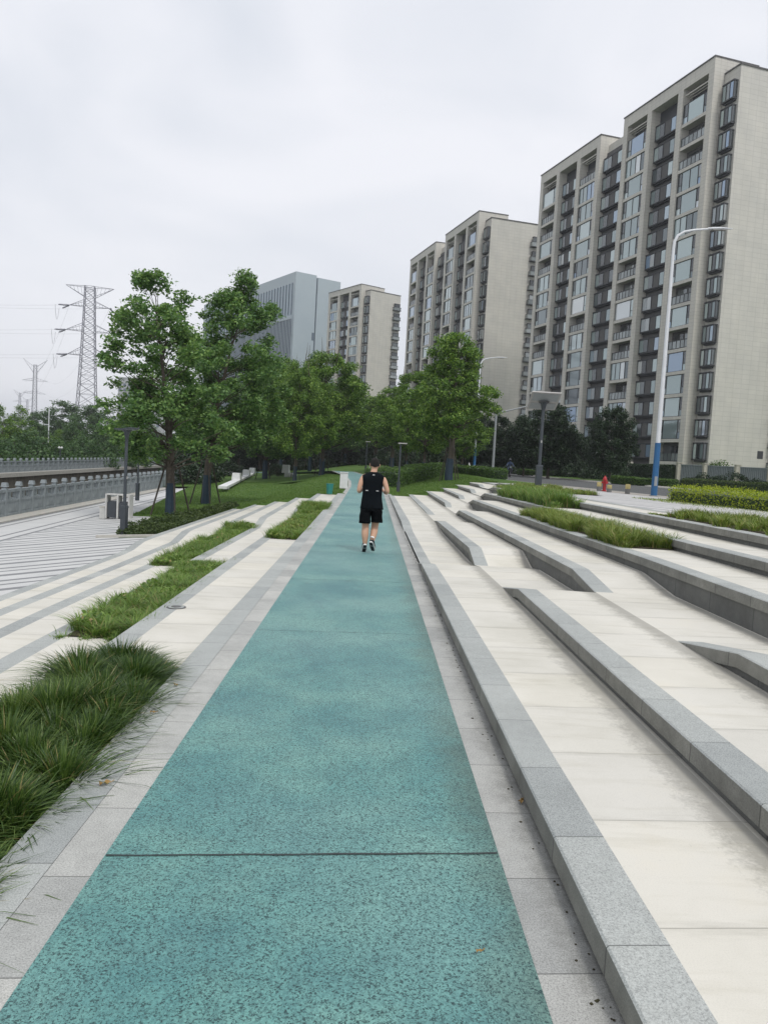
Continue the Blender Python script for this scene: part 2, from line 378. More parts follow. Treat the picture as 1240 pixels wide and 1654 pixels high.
# ------------------------------------------------------------------ mesh builder
class MB:
    def __init__(s): s.v = []; s.f = []; s.m = []; s.mats = []; s.cur = 0; s.smooth = []; s.sm = False
    def mat(s, name):
        if name not in s.mats: s.mats.append(name)
        s.cur = s.mats.index(name); return s
    def add(s, vs, fs):
        o = len(s.v); s.v += [tuple(map(float, v)) for v in vs]
        for f in fs: s.f.append(tuple(o+i for i in f)); s.m.append(s.cur); s.smooth.append(s.sm)
        return s
    def box(s, x0, x1, y0, y1, z0, z1, M=None, taper=0.0):
        t = taper
        vs = [(x0, y0, z0), (x1, y0, z0), (x1, y1, z0), (x0, y1, z0), (x0+t, y0+t, z1), (x1-t, y0+t, z1), (x1-t, y1-t, z1), (x0+t, y1-t, z1)]
        if M is not None: vs = [tuple(M @ Vector(v)) for v in vs]
        return s.add(vs, [(0, 3, 2, 1), (4, 5, 6, 7), (0, 1, 5, 4), (1, 2, 6, 5), (2, 3, 7, 6), (3, 0, 4, 7)])
    def bar(s, a, b, w, d=None):
        a = Vector(a); b = Vector(b); d = w if d is None else d
        ax = (b-a); L = ax.length
        if L < 1e-6: return s
        ax.normalize(); up = Vector((0, 0, 1)) if abs(ax.z) < .95 else Vector((1, 0, 0))
        x = ax.cross(up).normalized(); y = ax.cross(x).normalized()
        vs = [a+x*i*w/2+y*j*d/2 for i, j in ((-1, -1), (1, -1), (1, 1), (-1, 1))]+[b+x*i*w/2+y*j*d/2 for i, j in ((-1, -1), (1, -1), (1, 1), (-1, 1))]
        return s.add(vs, [(0, 1, 2, 3), (7, 6, 5, 4), (0, 4, 5, 1), (1, 5, 6, 2), (2, 6, 7, 3), (3, 7, 4, 0)])
    def tube(s, pts, radii, n=8, cap=True):
        pts = [Vector(p) for p in pts]; rings = []; old = s.sm; s.sm = True
        pr = None
        for i, p in enumerate(pts):
            ax = (pts[min(i+1, len(pts)-1)]-pts[max(i-1, 0)]).normalized()
            if pr is None:
                up = Vector((1, 0, 0)) if abs(ax.x) < .9 else Vector((0, 1, 0)); x = ax.cross(up).normalized()
            else: x = (pr-ax*pr.dot(ax)).normalized()
            pr = x; y = ax.cross(x); r = radii[i] if hasattr(radii, '__len__') else radii
            rings.append([p+(x*math.cos(2*math.pi*k/n)+y*math.sin(2*math.pi*k/n))*r for k in range(n)])
        vs = [v for r in rings for v in r]; fs = []
        for i in range(len(pts)-1):
            for k in range(n): fs.append((i*n+k, i*n+(k+1) % n, (i+1)*n+(k+1) % n, (i+1)*n+k))
        s.add(vs, fs); s.sm = False
        if cap: s.add(rings[0], [tuple(range(n))[::-1]]); s.add(rings[-1], [tuple(range(n))])
        s.sm = old; return s
    def loft(s, rings, cap=True, sm=True):
        n = len(rings[0]); old = s.sm; s.sm = sm; fs = []
        for i in range(len(rings)-1):
            for k in range(n): fs.append((i*n+k, i*n+(k+1) % n, (i+1)*n+(k+1) % n, (i+1)*n+k))
        s.add([v for r in rings for v in r], fs)
        if cap: s.add(rings[0], [tuple(range(n))[::-1]]); s.add(rings[-1], [tuple(range(n))])
        s.sm = old; return s
    def build(s, name, parent=None, mat=None, loc=None):
        me = bpy.data.meshes.new(name); me.from_pydata(s.v, [], s.f)
        for mn in (s.mats or [mat]): me.materials.append(MATS[mn])
        if s.mats: me.polygons.foreach_set('material_index', s.m)
        me.polygons.foreach_set('use_smooth', s.smooth)
        me.update()
        o = bpy.data.objects.new(name, me); COL.objects.link(o)
        if parent: o.parent = parent
        if loc is not None: o.location = loc
        return o
def np_mesh(name, verts, nper, mat, parent=None, smooth=False):
    """verts: (n, nper, 3) polygons of nper corners, none shared"""
    me = bpy.data.meshes.new(name); n = verts.shape[0]
    me.vertices.add(n*nper); me.vertices.foreach_set('co', verts.astype(np.float32).ravel())
    me.loops.add(n*nper); me.loops.foreach_set('vertex_index', np.arange(n*nper, dtype=np.int32))
    me.polygons.add(n); me.polygons.foreach_set('loop_start', np.arange(0, n*nper, nper, dtype=np.int32))
    me.polygons.foreach_set('loop_total', np.full(n, nper, dtype=np.int32))
    me.materials.append(MATS[mat]); me.update(calc_edges=True); me.validate()
    o = bpy.data.objects.new(name, me); COL.objects.link(o)
    if parent: o.parent = parent
    return o
def tag(o, label=None, cat=None, group=None, kind=None):
    if label: o['label'] = label
    if cat: o['category'] = cat
    if group: o['group'] = group
    if kind: o['kind'] = kind
    return o
def empty(name, loc, rz=0, label=None, cat=None, group=None):
    o = bpy.data.objects.new(name, None); COL.objects.link(o); o.location = loc; o.rotation_euler = (0, 0, rz)
    o.empty_display_size = .2
    return tag(o, label, cat, group)
def copy_tree(o, parent=None, label=None):
    c = o.copy(); COL.objects.link(c); c.parent = parent
    if label: c['label'] = label
    for ch in list(o.children): copy_tree(ch, c)
    return c

# ------------------------------------------------------------------ running track and its borders
def zp(Y): return float(np.interp(Y, [0, 18, 26, 34, 60], [0, 0, .03, .08, .30]))
def far_line(pxs, off=0.0):
    out = []
    for p in pxs:
        q = gp(*p); out.append((q[0], q[1], G(q[0], q[1])+off))
    return out
def ribbon(name, left, right, mat, kind='structure'):
    b = MB(); n = len(left)
    b.add([v for pr in zip(left, right) for v in pr], [(2*i, 2*i+1, 2*i+3, 2*i+2) for i in range(n-1)])
    o = b.build(name, mat=mat)
    for p in o.data.polygons:
        pass
    return tag(o, kind=kind) if kind else o
# centre line of the bend beyond the terraces
BEND = [(-.17, 34), (-.15, 40), (-.35, 47), (-1.0, 55), (-2.3, 64), (-4.6, 74), (-8.0, 86), (-13, 100), (-20, 118)]
def offset_line(pts, d, z):
    out = []
    for i, (x, y) in enumerate(pts):
        a = Vector(pts[max(i-1, 0)]); b = Vector(pts[min(i+1, len(pts)-1)]); t = (b-a).normalized(); n = Vector((t.y, -t.x))
        X = x+n.x*d; Y = y+n.y*d
        zz = max(zp(Y) if Y < 40 else -9, G(x, Y))+z if Y >= 36 else zp(Y)+z+ (G(x, Y)-zp(Y))*smooth(30, 36, Y)
        out.append((X, Y, zz))
    return out
YN = list(np.arange(-4, 34, 1.0))
L = [(-.98, y, zp(y)+.004) for y in YN]+offset_line(BEND, -.81, .012)
Rr = [(.63, y, zp(y)+.004) for y in YN]+offset_line(BEND, .80, .012)
tag(ribbon('running_track', L, Rr, 'rubber_track'), kind='structure')
lb = [(-1.16, y, zp(y)) for y in YN]+offset_line(BEND, -.99, .008)
ribbon('track_border', lb, [(x, y, z-.004) for x, y, z in L], 'border_left')
rb = [(.63+.245, y, zp(y)) for y in YN]
ribbon('track_border', [(x, y, z-.004) for x, y, z in Rr[:len(YN)]], rb, 'border_right')
ribbon('track_border', [(x, y, z-.004) for x, y, z in Rr[len(YN)-1:]], [(.875, 33, zp(33))]+offset_line(BEND, 1.0, .008), 'border_right')
jm = MB()
for i, (y, w) in enumerate([(3.08, .012), (7.15, .006), (10.2, .008), (13.2, .010), (17.2, .01), (21.4, .012), (26, .012)]):
    n = 14; random.seed(i); vs = []
    for k in range(n+1):
        x = -.975+1.6*k/n; e = random.uniform(-.004, .004); ww = w*random.uniform(.6, 1.2)
        e += .1*(x+.17); vs += [(x, y+e-ww/2, zp(y)+.0075), (x, y+e+ww/2, zp(y)+.0075)]
    jm.add(vs, [(2*k, 2*k+2, 2*k+3, 2*k+1) for k in range(n)])
tag(jm.build('track_joint', mat='track_joint'), kind='structure')

# ------------------------------------------------------------------ terraces
YS = sorted(set([20.3, 23.2, 8.6, 8.65, 12.2, 15, 2.6, 3.6, 5.2, 5.25, 26.7, 33.2, 34, 34.5, 37, 37.8, 38.3, 24.7, 33.3, -4, 2, 5.3, 6.3, 7, 7.7, 8.5, 8.7, 9.62, 9.7, 10.5, 11.6, 12.15, 12.4, 13, 14, 15.5, 16.6, 17.8, 18.6, 19.3, 19.5, 20.5, 21, 22, 22.4, 22.5, 23, 23.4, 23.6, 24.8, 26.2, 26.3, 26.8, 27.4, 28.5, 29.6, 30, 30.6, 31, 32, 33]+[float(v) for v in np.arange(-3, 50, 1.5)]))
RZ = {0: ([0, 50], [0, 0.05]),
 1: ([2, 9.6, 11.6, 12.2, 12.4, 17.8, 19.5, 35], [.13, .12, .10, .03, 0, 0, .09, .10]),
 2: ([3, 6.3, 8.6, 9.62, 11.6, 12.15, 13.0, 19.3, 20.3, 22.5, 23.4, 36], [.28, .275, .275, .12, .10, .045, .235, .17, .095, .095, .115, .12]),
 3: ([5.25, 6.3, 8.65, 9.7, 14, 19, 22.4, 23.2, 26.3, 26.8, 38], [.44, .275, .275, .395, .36, .31, .28, .12, .12, .25, .24]),
 4: ([2.6, 3.6, 5.2, 6.3, 10, 15, 20, 26.2, 27.4, 30, 30.6, 40], [.44, .44, .60, .60, .585, .52, .475, .43, .25, .25, .37, .36]),
 5: ([3, 8.3, 10.5, 14, 18, 24.7, 29.6, 30.6, 33.3, 34, 42], [.76, .755, .73, .71, .68, .60, .55, .385, .385, .52, .49]),
 6: ([3, 10, 13, 18, 26.7, 33.2, 34.5, 37, 37.8, 42], [.93, .90, .88, .84, .76, .69, .56, .56, .66, .63]),
 7: ([3, 10, 30, 37, 38.3, 42], [.93, .90, .76, .80, .68, .68])}
RX = [.84+.89*k for k in range(8)]           # boundary k lies between strip k and k+1
RE = {0: 33, 1: 33, 2: 34.5, 3: 36.5, 4: 38.5, 5: 41, 6: 42.5, 7: 42}
def rz(k, Y): return float(np.interp(Y, *RZ[k]))
LZ = {0: ([0, 24, 34], [0, 0, .06]),
 1: ([2, 7, 12, 19, 22.6, 23.8, 33], [-.12, -.12, -.14, -.19, -.20, -.01, .0]),
 2: ([2, 7, 17, 21.2, 22.4, 33], [-.27, -.28, -.38, -.42, -.25, -.22]),
 3: ([2, 10, 17, 20.3, 21.6, 33], [-.46, -.48, -.57, -.60, -.42, -.43]),
 4: ([2, 10, 15, 19.3, 20.6, 33], [-.66, -.67, -.72, -.73, -.55, -.62]),
 5: ([2, 10, 18.4, 19.6, 33], [-.86, -.87, -.90, -.76, -.84])}
LX = [-1.37-.89*j for j in range(6)]         # outer edge of strip j
def lz(j, Y): return float(np.interp(Y, *LZ[j])) if j <= 5 else plaza(LX[5], Y)
def plaza(x, Y): return -.90+(x+5.82)*.061
YEL = 33.0
def strip_mesh(xa, za, xb, zb, ys, b):
    """sheet between x=xa at height za(Y) and x=xb at zb(Y)"""
    vs = []
    for y in ys: vs += [(xa, y, za(y)), (xb, y, zb(y))]
    b.add(vs, [(2*i, 2*i+1, 2*i+3, 2*i+2) if xb > xa else (2*i+1, 2*i, 2*i+2, 2*i+3) for i in range(len(ys)-1)])
def kerb(xk, zhi, zlo, ys, side, faces='granite_face', wid=.212):
    """granite nosing with a fascia and a recessed plinth below; side=+1: drop on its left"""
    b = MB(); s = side; fh = .105; ch = .008
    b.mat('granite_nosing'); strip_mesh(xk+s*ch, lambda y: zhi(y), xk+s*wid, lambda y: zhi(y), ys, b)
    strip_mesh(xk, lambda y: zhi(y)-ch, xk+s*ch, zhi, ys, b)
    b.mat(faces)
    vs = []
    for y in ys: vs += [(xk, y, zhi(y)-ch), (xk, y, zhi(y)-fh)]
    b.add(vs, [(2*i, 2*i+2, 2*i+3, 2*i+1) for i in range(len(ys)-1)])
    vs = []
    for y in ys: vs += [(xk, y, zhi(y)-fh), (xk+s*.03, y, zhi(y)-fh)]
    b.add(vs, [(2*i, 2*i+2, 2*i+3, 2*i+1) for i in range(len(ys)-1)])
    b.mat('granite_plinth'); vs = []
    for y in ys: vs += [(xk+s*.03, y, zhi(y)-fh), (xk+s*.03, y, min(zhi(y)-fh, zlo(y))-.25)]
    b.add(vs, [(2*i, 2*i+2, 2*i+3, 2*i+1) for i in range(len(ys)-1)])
    return b
SEG = {1: [(-4, 60)], 2: [(-4, 9.62), (12.15, 20.3), (22.5, 60)], 3: [(-4, 6.3), (8.65, 23.2), (26.3, 60)], 4: [(-4, 2.6), (5.2, 27.1), (30, 60)],
       5: [(-4, 30.6), (33.3, 60)], 6: [(-4, 34.2), (37, 60)], 7: [(-4, 37.3), (38.3, 60)]}
for k in range(1, 8):
    xk = RX[k-1]; ye = RE[k]; yend = ye+1.2
    zh = lambda y, k=k: rz(k, y); zl = lambda y, k=k: rz(k-1, y)
    segs = [(a, min(c, yend)) for a, c in SEG[k]]
    allseg = []
    for i, (a, c) in enumerate(segs):
        allseg.append((a, c, True))
        if i+1 < len(segs): allseg.append((c, segs[i+1][0], False))
    for a, c, stone in allseg:
        ys = sorted(set([a]+[y for y in YS if a < y < c]+[c]))
        if stone: b = kerb(xk, zh, zl, ys, 1)
        else:
            b = MB(); b.mat('tread_right'); strip_mesh(xk, zh, xk+.212, zh, ys, b); b.mat('granite_plinth'); vs = []
            for y in ys: vs += [(xk, y, zh(y)), (xk, y, zh(y)-.3)]
            b.add(vs, [(2*i, 2*i+2, 2*i+3, 2*i+1) for i in range(len(ys)-1)])
        if stone:
            for y, fl in ((c, 0), (a, 1)):
                b.mat('granite_face'); b.add([(xk, y, zh(y)-.008), (xk+.212, y, zh(y)), (xk+.212, y, zh(y)-.5), (xk, y, zh(y)-.5)], [(3, 2, 1, 0) if fl else (0, 1, 2, 3)])
        tag(b.build('terrace_kerb' if stone else 'terrace_paving'), kind='structure')
    if k < 7:
        ys = [y for y in YS if y < ye]+[ye]; b = MB()
        strip_mesh(xk+.212, zh, RX[k], zh, ys, b); strip_mesh(RX[k], zh, RX[k]+.04, lambda y: zh(y)-.004, ys, b)
        tag(b.build('terrace_paving', mat='tread_right'), kind='structure')
for j in range(0, 6):
    xk = LX[j]; ye = YEL
    ys = [y for y in YS if y < ye+.8]+[ye+.8]
    zh = lambda y, j=j: lz(j, y) if j else zp(y); zl = lambda y, j=j: lz(j+1, y)
    tag(kerb(xk, zh, zl, ys, -1 if False else 1).build('terrace_kerb'), kind='structure')
    if j:
        ys = [y for y in YS if y < ye]+[ye]; b = MB(); xr = LX[j-1]
        strip_mesh(xk+.212, zh, xr, zh, ys, b); strip_mesh(xr, zh, xr+.04, lambda y: zh(y)-.004, ys, b)
        tag(b.build('terrace_paving', mat='tread_left'), kind='structure')

# ------------------------------------------------------------------ riverside plaza, river, banks
def railx(Y): return -13.55-(Y-28)*.066
def sheet(name, rows, mat, kind='structure', lab=None):
    """rows: list of equal-length lists of points"""
    b = MB(); n = len(rows[0]); vs = [p for r in rows for p in r]
    b.sm = True
    b.add(vs, [(i*n+k, i*n+k+1, (i+1)*n+k+1, (i+1)*n+k) for i in range(len(rows)-1) for k in range(n-1)])
    return tag(b.build(name, mat=mat), lab, kind=kind)
def lawn_left_edge(Y): return float(np.interp(Y, [22, 24, 29.5, 30, 32.5, 47, 57, 75, 110], [-6.95, -7.3, -8.2, -9.3, -9.62, -12.0, -13.4, -14.9, -17.6]))
rows = []
for Y in [-8, 0, 5, 10, 15, 20, 21.6]:
    rows.append([(x, Y, plaza(x, Y)) for x in np.linspace(railx(Y)-.1, -5.79, 6)])
sheet('riverside_plaza', rows, 'plaza_paving')
rows = []
for Y in [21.6, 24, 29.5, 30, 32.5, 40, 47, 57, 75, 110, 160]:
    rows.append([(x, Y, plaza(x, Y)) for x in np.linspace(railx(Y)-.1, lawn_left_edge(Y)+.02, 5)])
sheet('riverside_plaza', rows, 'plaza_paving')
ZR = plaza(-13.6, 28)
rows = [[(railx(Y)+.75, Y, plaza(railx(Y)+.75, Y)+.0), (railx(Y)+.75, Y, plaza(railx(Y), Y)+.09), (railx(Y)-.3, Y, plaza(railx(Y), Y)+.09), (railx(Y)-.35, Y, -4.6)] for Y in np.linspace(-8, 160, 20)]
b = MB(); b.mat('coping')
for i in range(len(rows)-1):
    b.mat('coping')
    for k in range(3):
        if k == 2: b.mat('river_wall_stone')
        b.add([rows[i][k], rows[i][k+1], rows[i+1][k+1], rows[i+1][k]], [(0, 1, 2, 3)])
tag(b.build('river_wall'), kind='structure')
ZB = -1.4
def farx(Y): return -31.6-(Y-65)*.045
rows = [[(farx(Y)-.3, Y, ZB+.02), (farx(Y)+.55, Y, ZB+.02), (farx(Y)+.55, Y, ZB-.35), (farx(Y)+.3, Y, ZB-.36), (farx(Y)+.3, Y, -4.6)] for Y in np.linspace(-8, 330, 30)]
b = MB()
for i in range(len(rows)-1):
    for k in range(4):
        b.mat('coping' if k < 2 else 'river_wall_stone'); b.add([rows[i][k], rows[i][k+1], rows[i+1][k+1], rows[i+1][k]], [(3, 2, 1, 0)])
tag(b.build('river_wall'), kind='structure')
sheet('river', [[(-60, Y, -3.3), (-8, Y, -3.3)] for Y in (-20, 100, 340)], 'river_water')
# far bank and the land to the horizon
rows = []
for Y in [-20, 30, 65, 100, 160, 330]:
    rows.append([(-2500, Y, -1.3), (-400, Y, -1.2), (farx(Y)-14, Y, -1.2), (farx(Y)-.28, Y, ZB)])
sheet('far_bank', rows, 'far_ground')
rows = [[(x, Y, -1.0) for x in (-2500, -400, -20, 400, 2500)] for Y in (330, 800, 3000)]
sheet('ground', rows, 'far_ground')

# lawns: one sheet per band of the profile
def lawn(xs, y0f, y1, name='lawn', dz=0.0, ny=26, mat='lawn'):
    b = MB(); b.sm = True
    for i in range(len(xs)-1):
        a, c = xs[i], xs[i+1]; y0 = y0f((a+c)/2)
        ys = [y0+(y1-y0)*((t/ny)**1.6) for t in range(ny+1)]
        vs = []
        for y in ys: vs += [(a, y, G(a, y)+dz), (c, y, G(c, y)+dz)]
        b.add(vs, [(2*q, 2*q+1, 2*q+3, 2*q+2) for q in range(ny)])
    return tag(b.build(name, mat=mat), kind='structure')
# left lawn, along the promenade and behind the terraces
rows = []
for Y in [21.6, 24, 26, 28, 29.5, 30, 31, 32.5, 33.0]:
    xl = lawn_left_edge(Y); rows.append([(x, Y, G(x, Y)-.01) for x in np.linspace(xl, -5.80, 6)])
sheet('lawn', rows, 'lawn')
rows = []
for Y in [32.99]+list(np.linspace(33.0, 60, 16))+[66, 74, 84, 96, 110]:
    cx = float(np.interp(Y, [p[1] for p in BEND], [p[0] for p in BEND])); xr = cx-.9; xl = lawn_left_edge(Y)
    rows.append([(x, Y, G(x, Y)-(.5 if Y < 33 and x > -6.2 else 0)) for k, x in enumerate(np.linspace(xl, xr, 40))])
sheet('lawn', rows, 'lawn')
def redge(x):
    if x < 1.05: return 33.0
    k = int((x-.84)/.89)+1
    return RE.get(k, 44)
rows = []
xs = [.86, 1.73, 2.62, 3.51, 4.4, 5.29, 6.18, 7.07]
b = MB(); b.sm = True
for i in range(len(xs)-1):
    y0 = RE[i+1]
    ys = [y0-.01]+list(np.linspace(y0, 60, 14))
    vs = []
    for y in ys: d_ = .5 if y < y0 else .012; vs += [(xs[i], y, G(xs[i], y)-d_), (xs[i+1], y, G(xs[i+1], y)-d_)]
    b.add(vs, [(2*q, 2*q+1, 2*q+3, 2*q+2) for q in range(len(ys)-1)])
tag(b.build('lawn', mat='lawn'), kind='structure')
# road corridor: near edge and far edge of the carriageway
RN = [(40, -5), (23, 14), (17.5, 22), (12.92, 31.8), (11.65, 38.8), (9.6, 47), (8.6, 55), (8.8, 66), (11, 85), (18, 120), (30, 170)]
RFE = [(62, 10), (48, 25), (35, 43), (23.65, 58.3), (21.5, 66), (19.5, 76), (18.76, 86), (19.6, 96), (23, 112), (31, 140), (44, 190)]
def rl(line, n=40):
    ts = np.linspace(0, len(line)-1, n); return [(float(np.interp(t, range(len(line)), [p[0] for p in line])), float(np.interp(t, range(len(line)), [p[1] for p in line]))) for t in ts]
rn = rl(RN); rf = rl(RFE)
rows = []
def rough_mid(x, y): return .60
for (ax, ay), (bx, by) in zip(rn, rf):
    rows.append([(ax+(bx-ax)*t, ay+(by-ay)*t, .60) for t in (0, .5, 1)])
sheet('road', rows, 'asphalt')
# painted edge lines
def offs(line, d):
    out = []
    for i in range(len(line)):
        a = Vector(line[max(i-1, 0)]); c = Vector(line[min(i+1, len(line)-1)]); t = (c-a).normalized(); out.append((line[i][0]+t.y*d, line[i][1]-t.x*d))
    return out
for line, d0, d1 in ((rn, .35, .50), (rf, -.5, -.35)):
    a = offs(line, d0); c = offs(line, d1)
    sheet('road_marking', [[(p[0], p[1], .606), (q[0], q[1], .606)] for p, q in zip(a, c)], 'road_paint')
# kerb stones of the road
for line, s in ((rn, -1), (rf, 1)):
    a = line; c = offs(line, s*.15)
    rows = [[(p[0], p[1], .5), (p[0], p[1], .72), (q[0], q[1], .72), (q[0], q[1], .5)] for p, q in zip(a, c)]
    sheet('road_kerb', rows, 'coping')
# land right of the road
rows = []
fo = offs(rf, .15)
for (x, y) in fo: rows.append([(x, y, .70), (x+8, y+6, .75), (x+60, y+40, .6), (x+400, y+120, .3)])
sheet('verge', rows, 'lawn')
rows = [[(x, Y, .25) for x in (7.0, 30, 90, 300, 1500)] for Y in (60, 160, 330)]
sheet('ground', rows, 'far_ground')
rows = [[(x, Y, G(x, Y)-.05) for x in (-17.5, -12, -8, -4, 0, 4, 8.5)] for Y in (58, 80, 110, 160, 330)]
sheet('ground', rows, 'lawn')
# between the terraces and the road: striped walk, brick strip, planted ground
no = offs(rn, -.15)
def near_edge(Y): return float(np.interp(Y, [p[1] for p in no], [p[0] for p in no]))
rows = []
for Y in list(np.arange(-4, 34, 2.0))+[36, 38, 40, 42]:
    xr = near_edge(Y)-1.5; zl = rz(7, Y); xs_ = [7.07-.677, xr*.5+7.07*.5-.35, xr]
    rows.append([(xs_[0], Y, zl), (xs_[1], Y, .5*zl+.36), (xs_[2], Y, .715)])
sheet('sidewalk', rows, 'sidewalk_paving')
b = MB()
rows = []
for Y in list(np.arange(-4, 42, 2.0))+[42]:
    xr = near_edge(Y); rows.append([(xr-1.5, Y, .715), (xr+.01, Y, .715)])
sheet('sidewalk', rows, 'brick_paving')
rows = []
for Y in [42, 44, 47, 50, 55, 60, 66, 75, 85]:
    xr = near_edge(Y); rows.append([(6.4, Y, G(6.4, Y)), (xr*.5+3.2, Y, G(7, Y)), (xr, Y, .72)])
sheet('lawn', rows, 'lawn')

# ------------------------------------------------------------------ foliage builders
def leaf_quads(c, size, rng, flat=.55, aspect=.55):
    """rhombic leaves centred on c (n,3); flat: 0 = any orientation, 1 = horizontal"""
    n = len(c); a = rng.normal(size=(n, 3)); a[:, 2] *= (1-flat); a /= np.linalg.norm(a, axis=1)[:, None]+1e-9
    t = rng.normal(size=(n, 3)); t[:, 2] *= (1-flat); b = np.cross(a, np.cross(t, a)); b /= np.linalg.norm(b, axis=1)[:, None]+1e-9
    s = size*rng.uniform(.65, 1.3, n)[:, None]
    a = a*s*.5; b = b*s*.5*aspect
    droop = np.zeros((n, 3)); droop[:, 2] = -np.abs(s[:, 0])*.12
    return np.stack([c-a, c+b, c+a+droop, c-b], axis=1)
def blades(name, base, h, mat, rng, width=.006, lean=.8, seg=3, parent=None, dirs=None):
    n = len(base); ang = rng.uniform(0, 2*np.pi, n) if dirs is None else dirs
    d = np.stack([np.cos(ang), np.sin(ang), np.zeros(n)], 1); w = np.stack([-np.sin(ang), np.cos(ang), np.zeros(n)], 1)
    tw = rng.uniform(-.8, .8, n)[:, None]; w = w*np.cos(tw)+d*np.sin(tw)
    ln = (np.abs(rng.normal(lean, np.asarray(lean)*.3, n)))[:, None]; hh = h[:, None]; V = []
    ww = width*rng.uniform(.6, 1.4, n)[:, None]
    for i in range(seg+1):
        t = i/seg; p = base+d*hh*ln*(t**1.9)+np.array([0, 0, 1])*hh*(t-.42*ln*t**2.4)
        wd = ww*(1-t)**.7*.5+.0004
        V += [p-w*wd, p+w*wd]
    V = np.stack(V, 1); k = 2*(seg+1); nv = n*k
    q = np.array([[2*i, 2*i+1, 2*i+3, 2*i+2] for i in range(seg)]); idx = (np.arange(n)[:, None, None]*k+q[None]).reshape(-1)
    me = bpy.data.meshes.new(name); me.vertices.add(nv); me.vertices.foreach_set('co', V.astype(np.float32).ravel())
    me.loops.add(len(idx)); me.loops.foreach_set('vertex_index', idx.astype(np.int32)); nf = n*seg
    me.polygons.add(nf); me.polygons.foreach_set('loop_start', np.arange(0, nf*4, 4, dtype=np.int32)); me.polygons.foreach_set('loop_total', np.full(nf, 4, dtype=np.int32))
    me.materials.append(MATS[mat]); me.update(calc_edges=True)
    o = bpy.data.objects.new(name, me); COL.objects.link(o)
    if parent: o.parent = parent
    return o

def crown_points(rng, prof, nclump, nleaf, cr, base_z, top_z, squash=.7, ecc=None, lean=(0, 0)):
    """leaf clumps spread through the crown; returns points and clump centres"""
    zs = [p[0] for p in prof]; rs = [p[1] for p in prof]; C = []; tries = 0
    while len(C) < nclump and tries < nclump*60:
        tries += 1
        t = rng.uniform(0, 1); Rz = np.interp(t, zs, rs)
        if rng.uniform(0, max(rs)) > Rz*1.05: continue
        a = rng.uniform(0, 2*np.pi); wob = 1+.22*math.sin(3*a+t*7+rng.uniform(-.3, .3))+.12*math.sin(7*a-t*11)
        r = Rz*wob*math.sqrt(rng.uniform(.12, 1.0))
        p = np.array([r*math.cos(a), r*math.sin(a), base_z+(top_z-base_z)*t])
        if ecc: p[0] *= ecc[0]; p[1] *= ecc[1]
        p[:2] += np.array(lean)*max(0, p[2])/top_z*1.0; C.append(p)
    C = np.array(C); pts = []
    for c in C:
        R0 = cr*rng.uniform(.55, 1.25); n = int(nleaf*rng.uniform(.6, 1.4)*(R0/cr)**1.5)
        d = rng.normal(size=(n, 3)); d /= np.linalg.norm(d, axis=1)[:, None]
        rad = R0*(rng.uniform(0, 1, n)**.45); q = d*rad[:, None]; q[:, 2] *= squash
        q[:, 0] *= 1+.3*np.sin(5*d[:, 2]+c[0]); q += rng.normal(size=(n, 3))*.05*cr
        pts.append(c+q)
    return np.concatenate(pts), C

def make_tree(name, H, zc, rt, prof, nclump, nleaf, cr, mat, leaf, seed, label, cat='tree', group=None, paint=0.0, stakes=0, ecc=None, lean=(0, 0), twigs=0):
    rng = np.random.default_rng(seed); root = empty(name, (0, 0, 0), 0, label, cat, group)
    pts, C = crown_points(rng, prof, nclump, nleaf, cr, zc, H, ecc=ecc, lean=lean)
    top = H*.86
    tp = [Vector((lean[0]*t*t, lean[1]*t*t, top*t)) for t in (0, .05, .15, .3, .45, .6, .8, 1)]
    tp = [p+Vector((rng.normal()*.03*H*.1, rng.normal()*.03*H*.1, 0)) if 0 < i else p for i, p in enumerate(tp)]
    b = MB(); b.mat('bark'); b.tube([tp[0]+Vector((0, 0, -.25))]+tp, [rt*1.25, rt*1.2, rt*1.02, rt*.95, rt*.85, rt*.66, rt*.45, rt*.26, rt*.08], 10)
    order = rng.permutation(len(C))[:max(8, int(len(C)*.42))]
    for i in order:
        c = Vector(C[i]); z0 = max(zc*.82, min(top*.95, c.z-(.30+.25*rng.uniform())*math.hypot(c.x, c.y)-.3)); t = z0/top
        s = Vector((np.interp(t, np.linspace(0, 1, 8), [p.x for p in tp]), np.interp(t, np.linspace(0, 1, 8), [p.y for p in tp]), z0))
        m = s.lerp(c, .5)+Vector((rng.normal()*.12, rng.normal()*.12, -.08*(c-s).length+.12)); r0 = rt*.30*max(.35, 1-t*.7)
        b.tube([s, s.lerp(m, .5)+Vector((0, 0, .04)), m, c], [r0, r0*.75, r0*.5, r0*.14], 5, cap=False)
    for i in range(twigs):
        a = rng.uniform(0, 6.28); c = Vector((math.cos(a)*prof[1][1]*.6*rng.uniform(), math.sin(a)*prof[1][1]*.6*rng.uniform(), H*.9)); e = c+Vector((rng.normal()*.3, rng.normal()*.3, H*.17*rng.uniform(.7, 1.2)))
        b.tube([c, c.lerp(e, .6)+Vector((.05, 0, 0)), e], [.035, .022, .008], 4, cap=False)
    tr = b.build('trunk', root)
    if paint:
        q = MB(); q.mat('trunk_paint'); q.tube([(tp[0].x, tp[0].y, -.15), (tp[1].x, tp[1].y, paint*.3), (lean[0]*.02, lean[1]*.02, paint)], [rt*1.29, rt*1.2, rt*1.06], 12); q.build('paint_band', tr)
    np_mesh('crown', leaf_quads(pts, leaf, rng), 4, mat, root)
    for k in range(stakes):
        a = 2*math.pi*k/stakes+.5; r = .72+.1*rng.uniform(); q = MB(); q.mat('stake_wood')
        q.tube([(math.cos(a)*r, math.sin(a)*r, -.1), (math.cos(a)*rt*1.3, math.sin(a)*rt*1.3, 2.05)], .035, 6)
        q.build('support_stake', root)
    return root

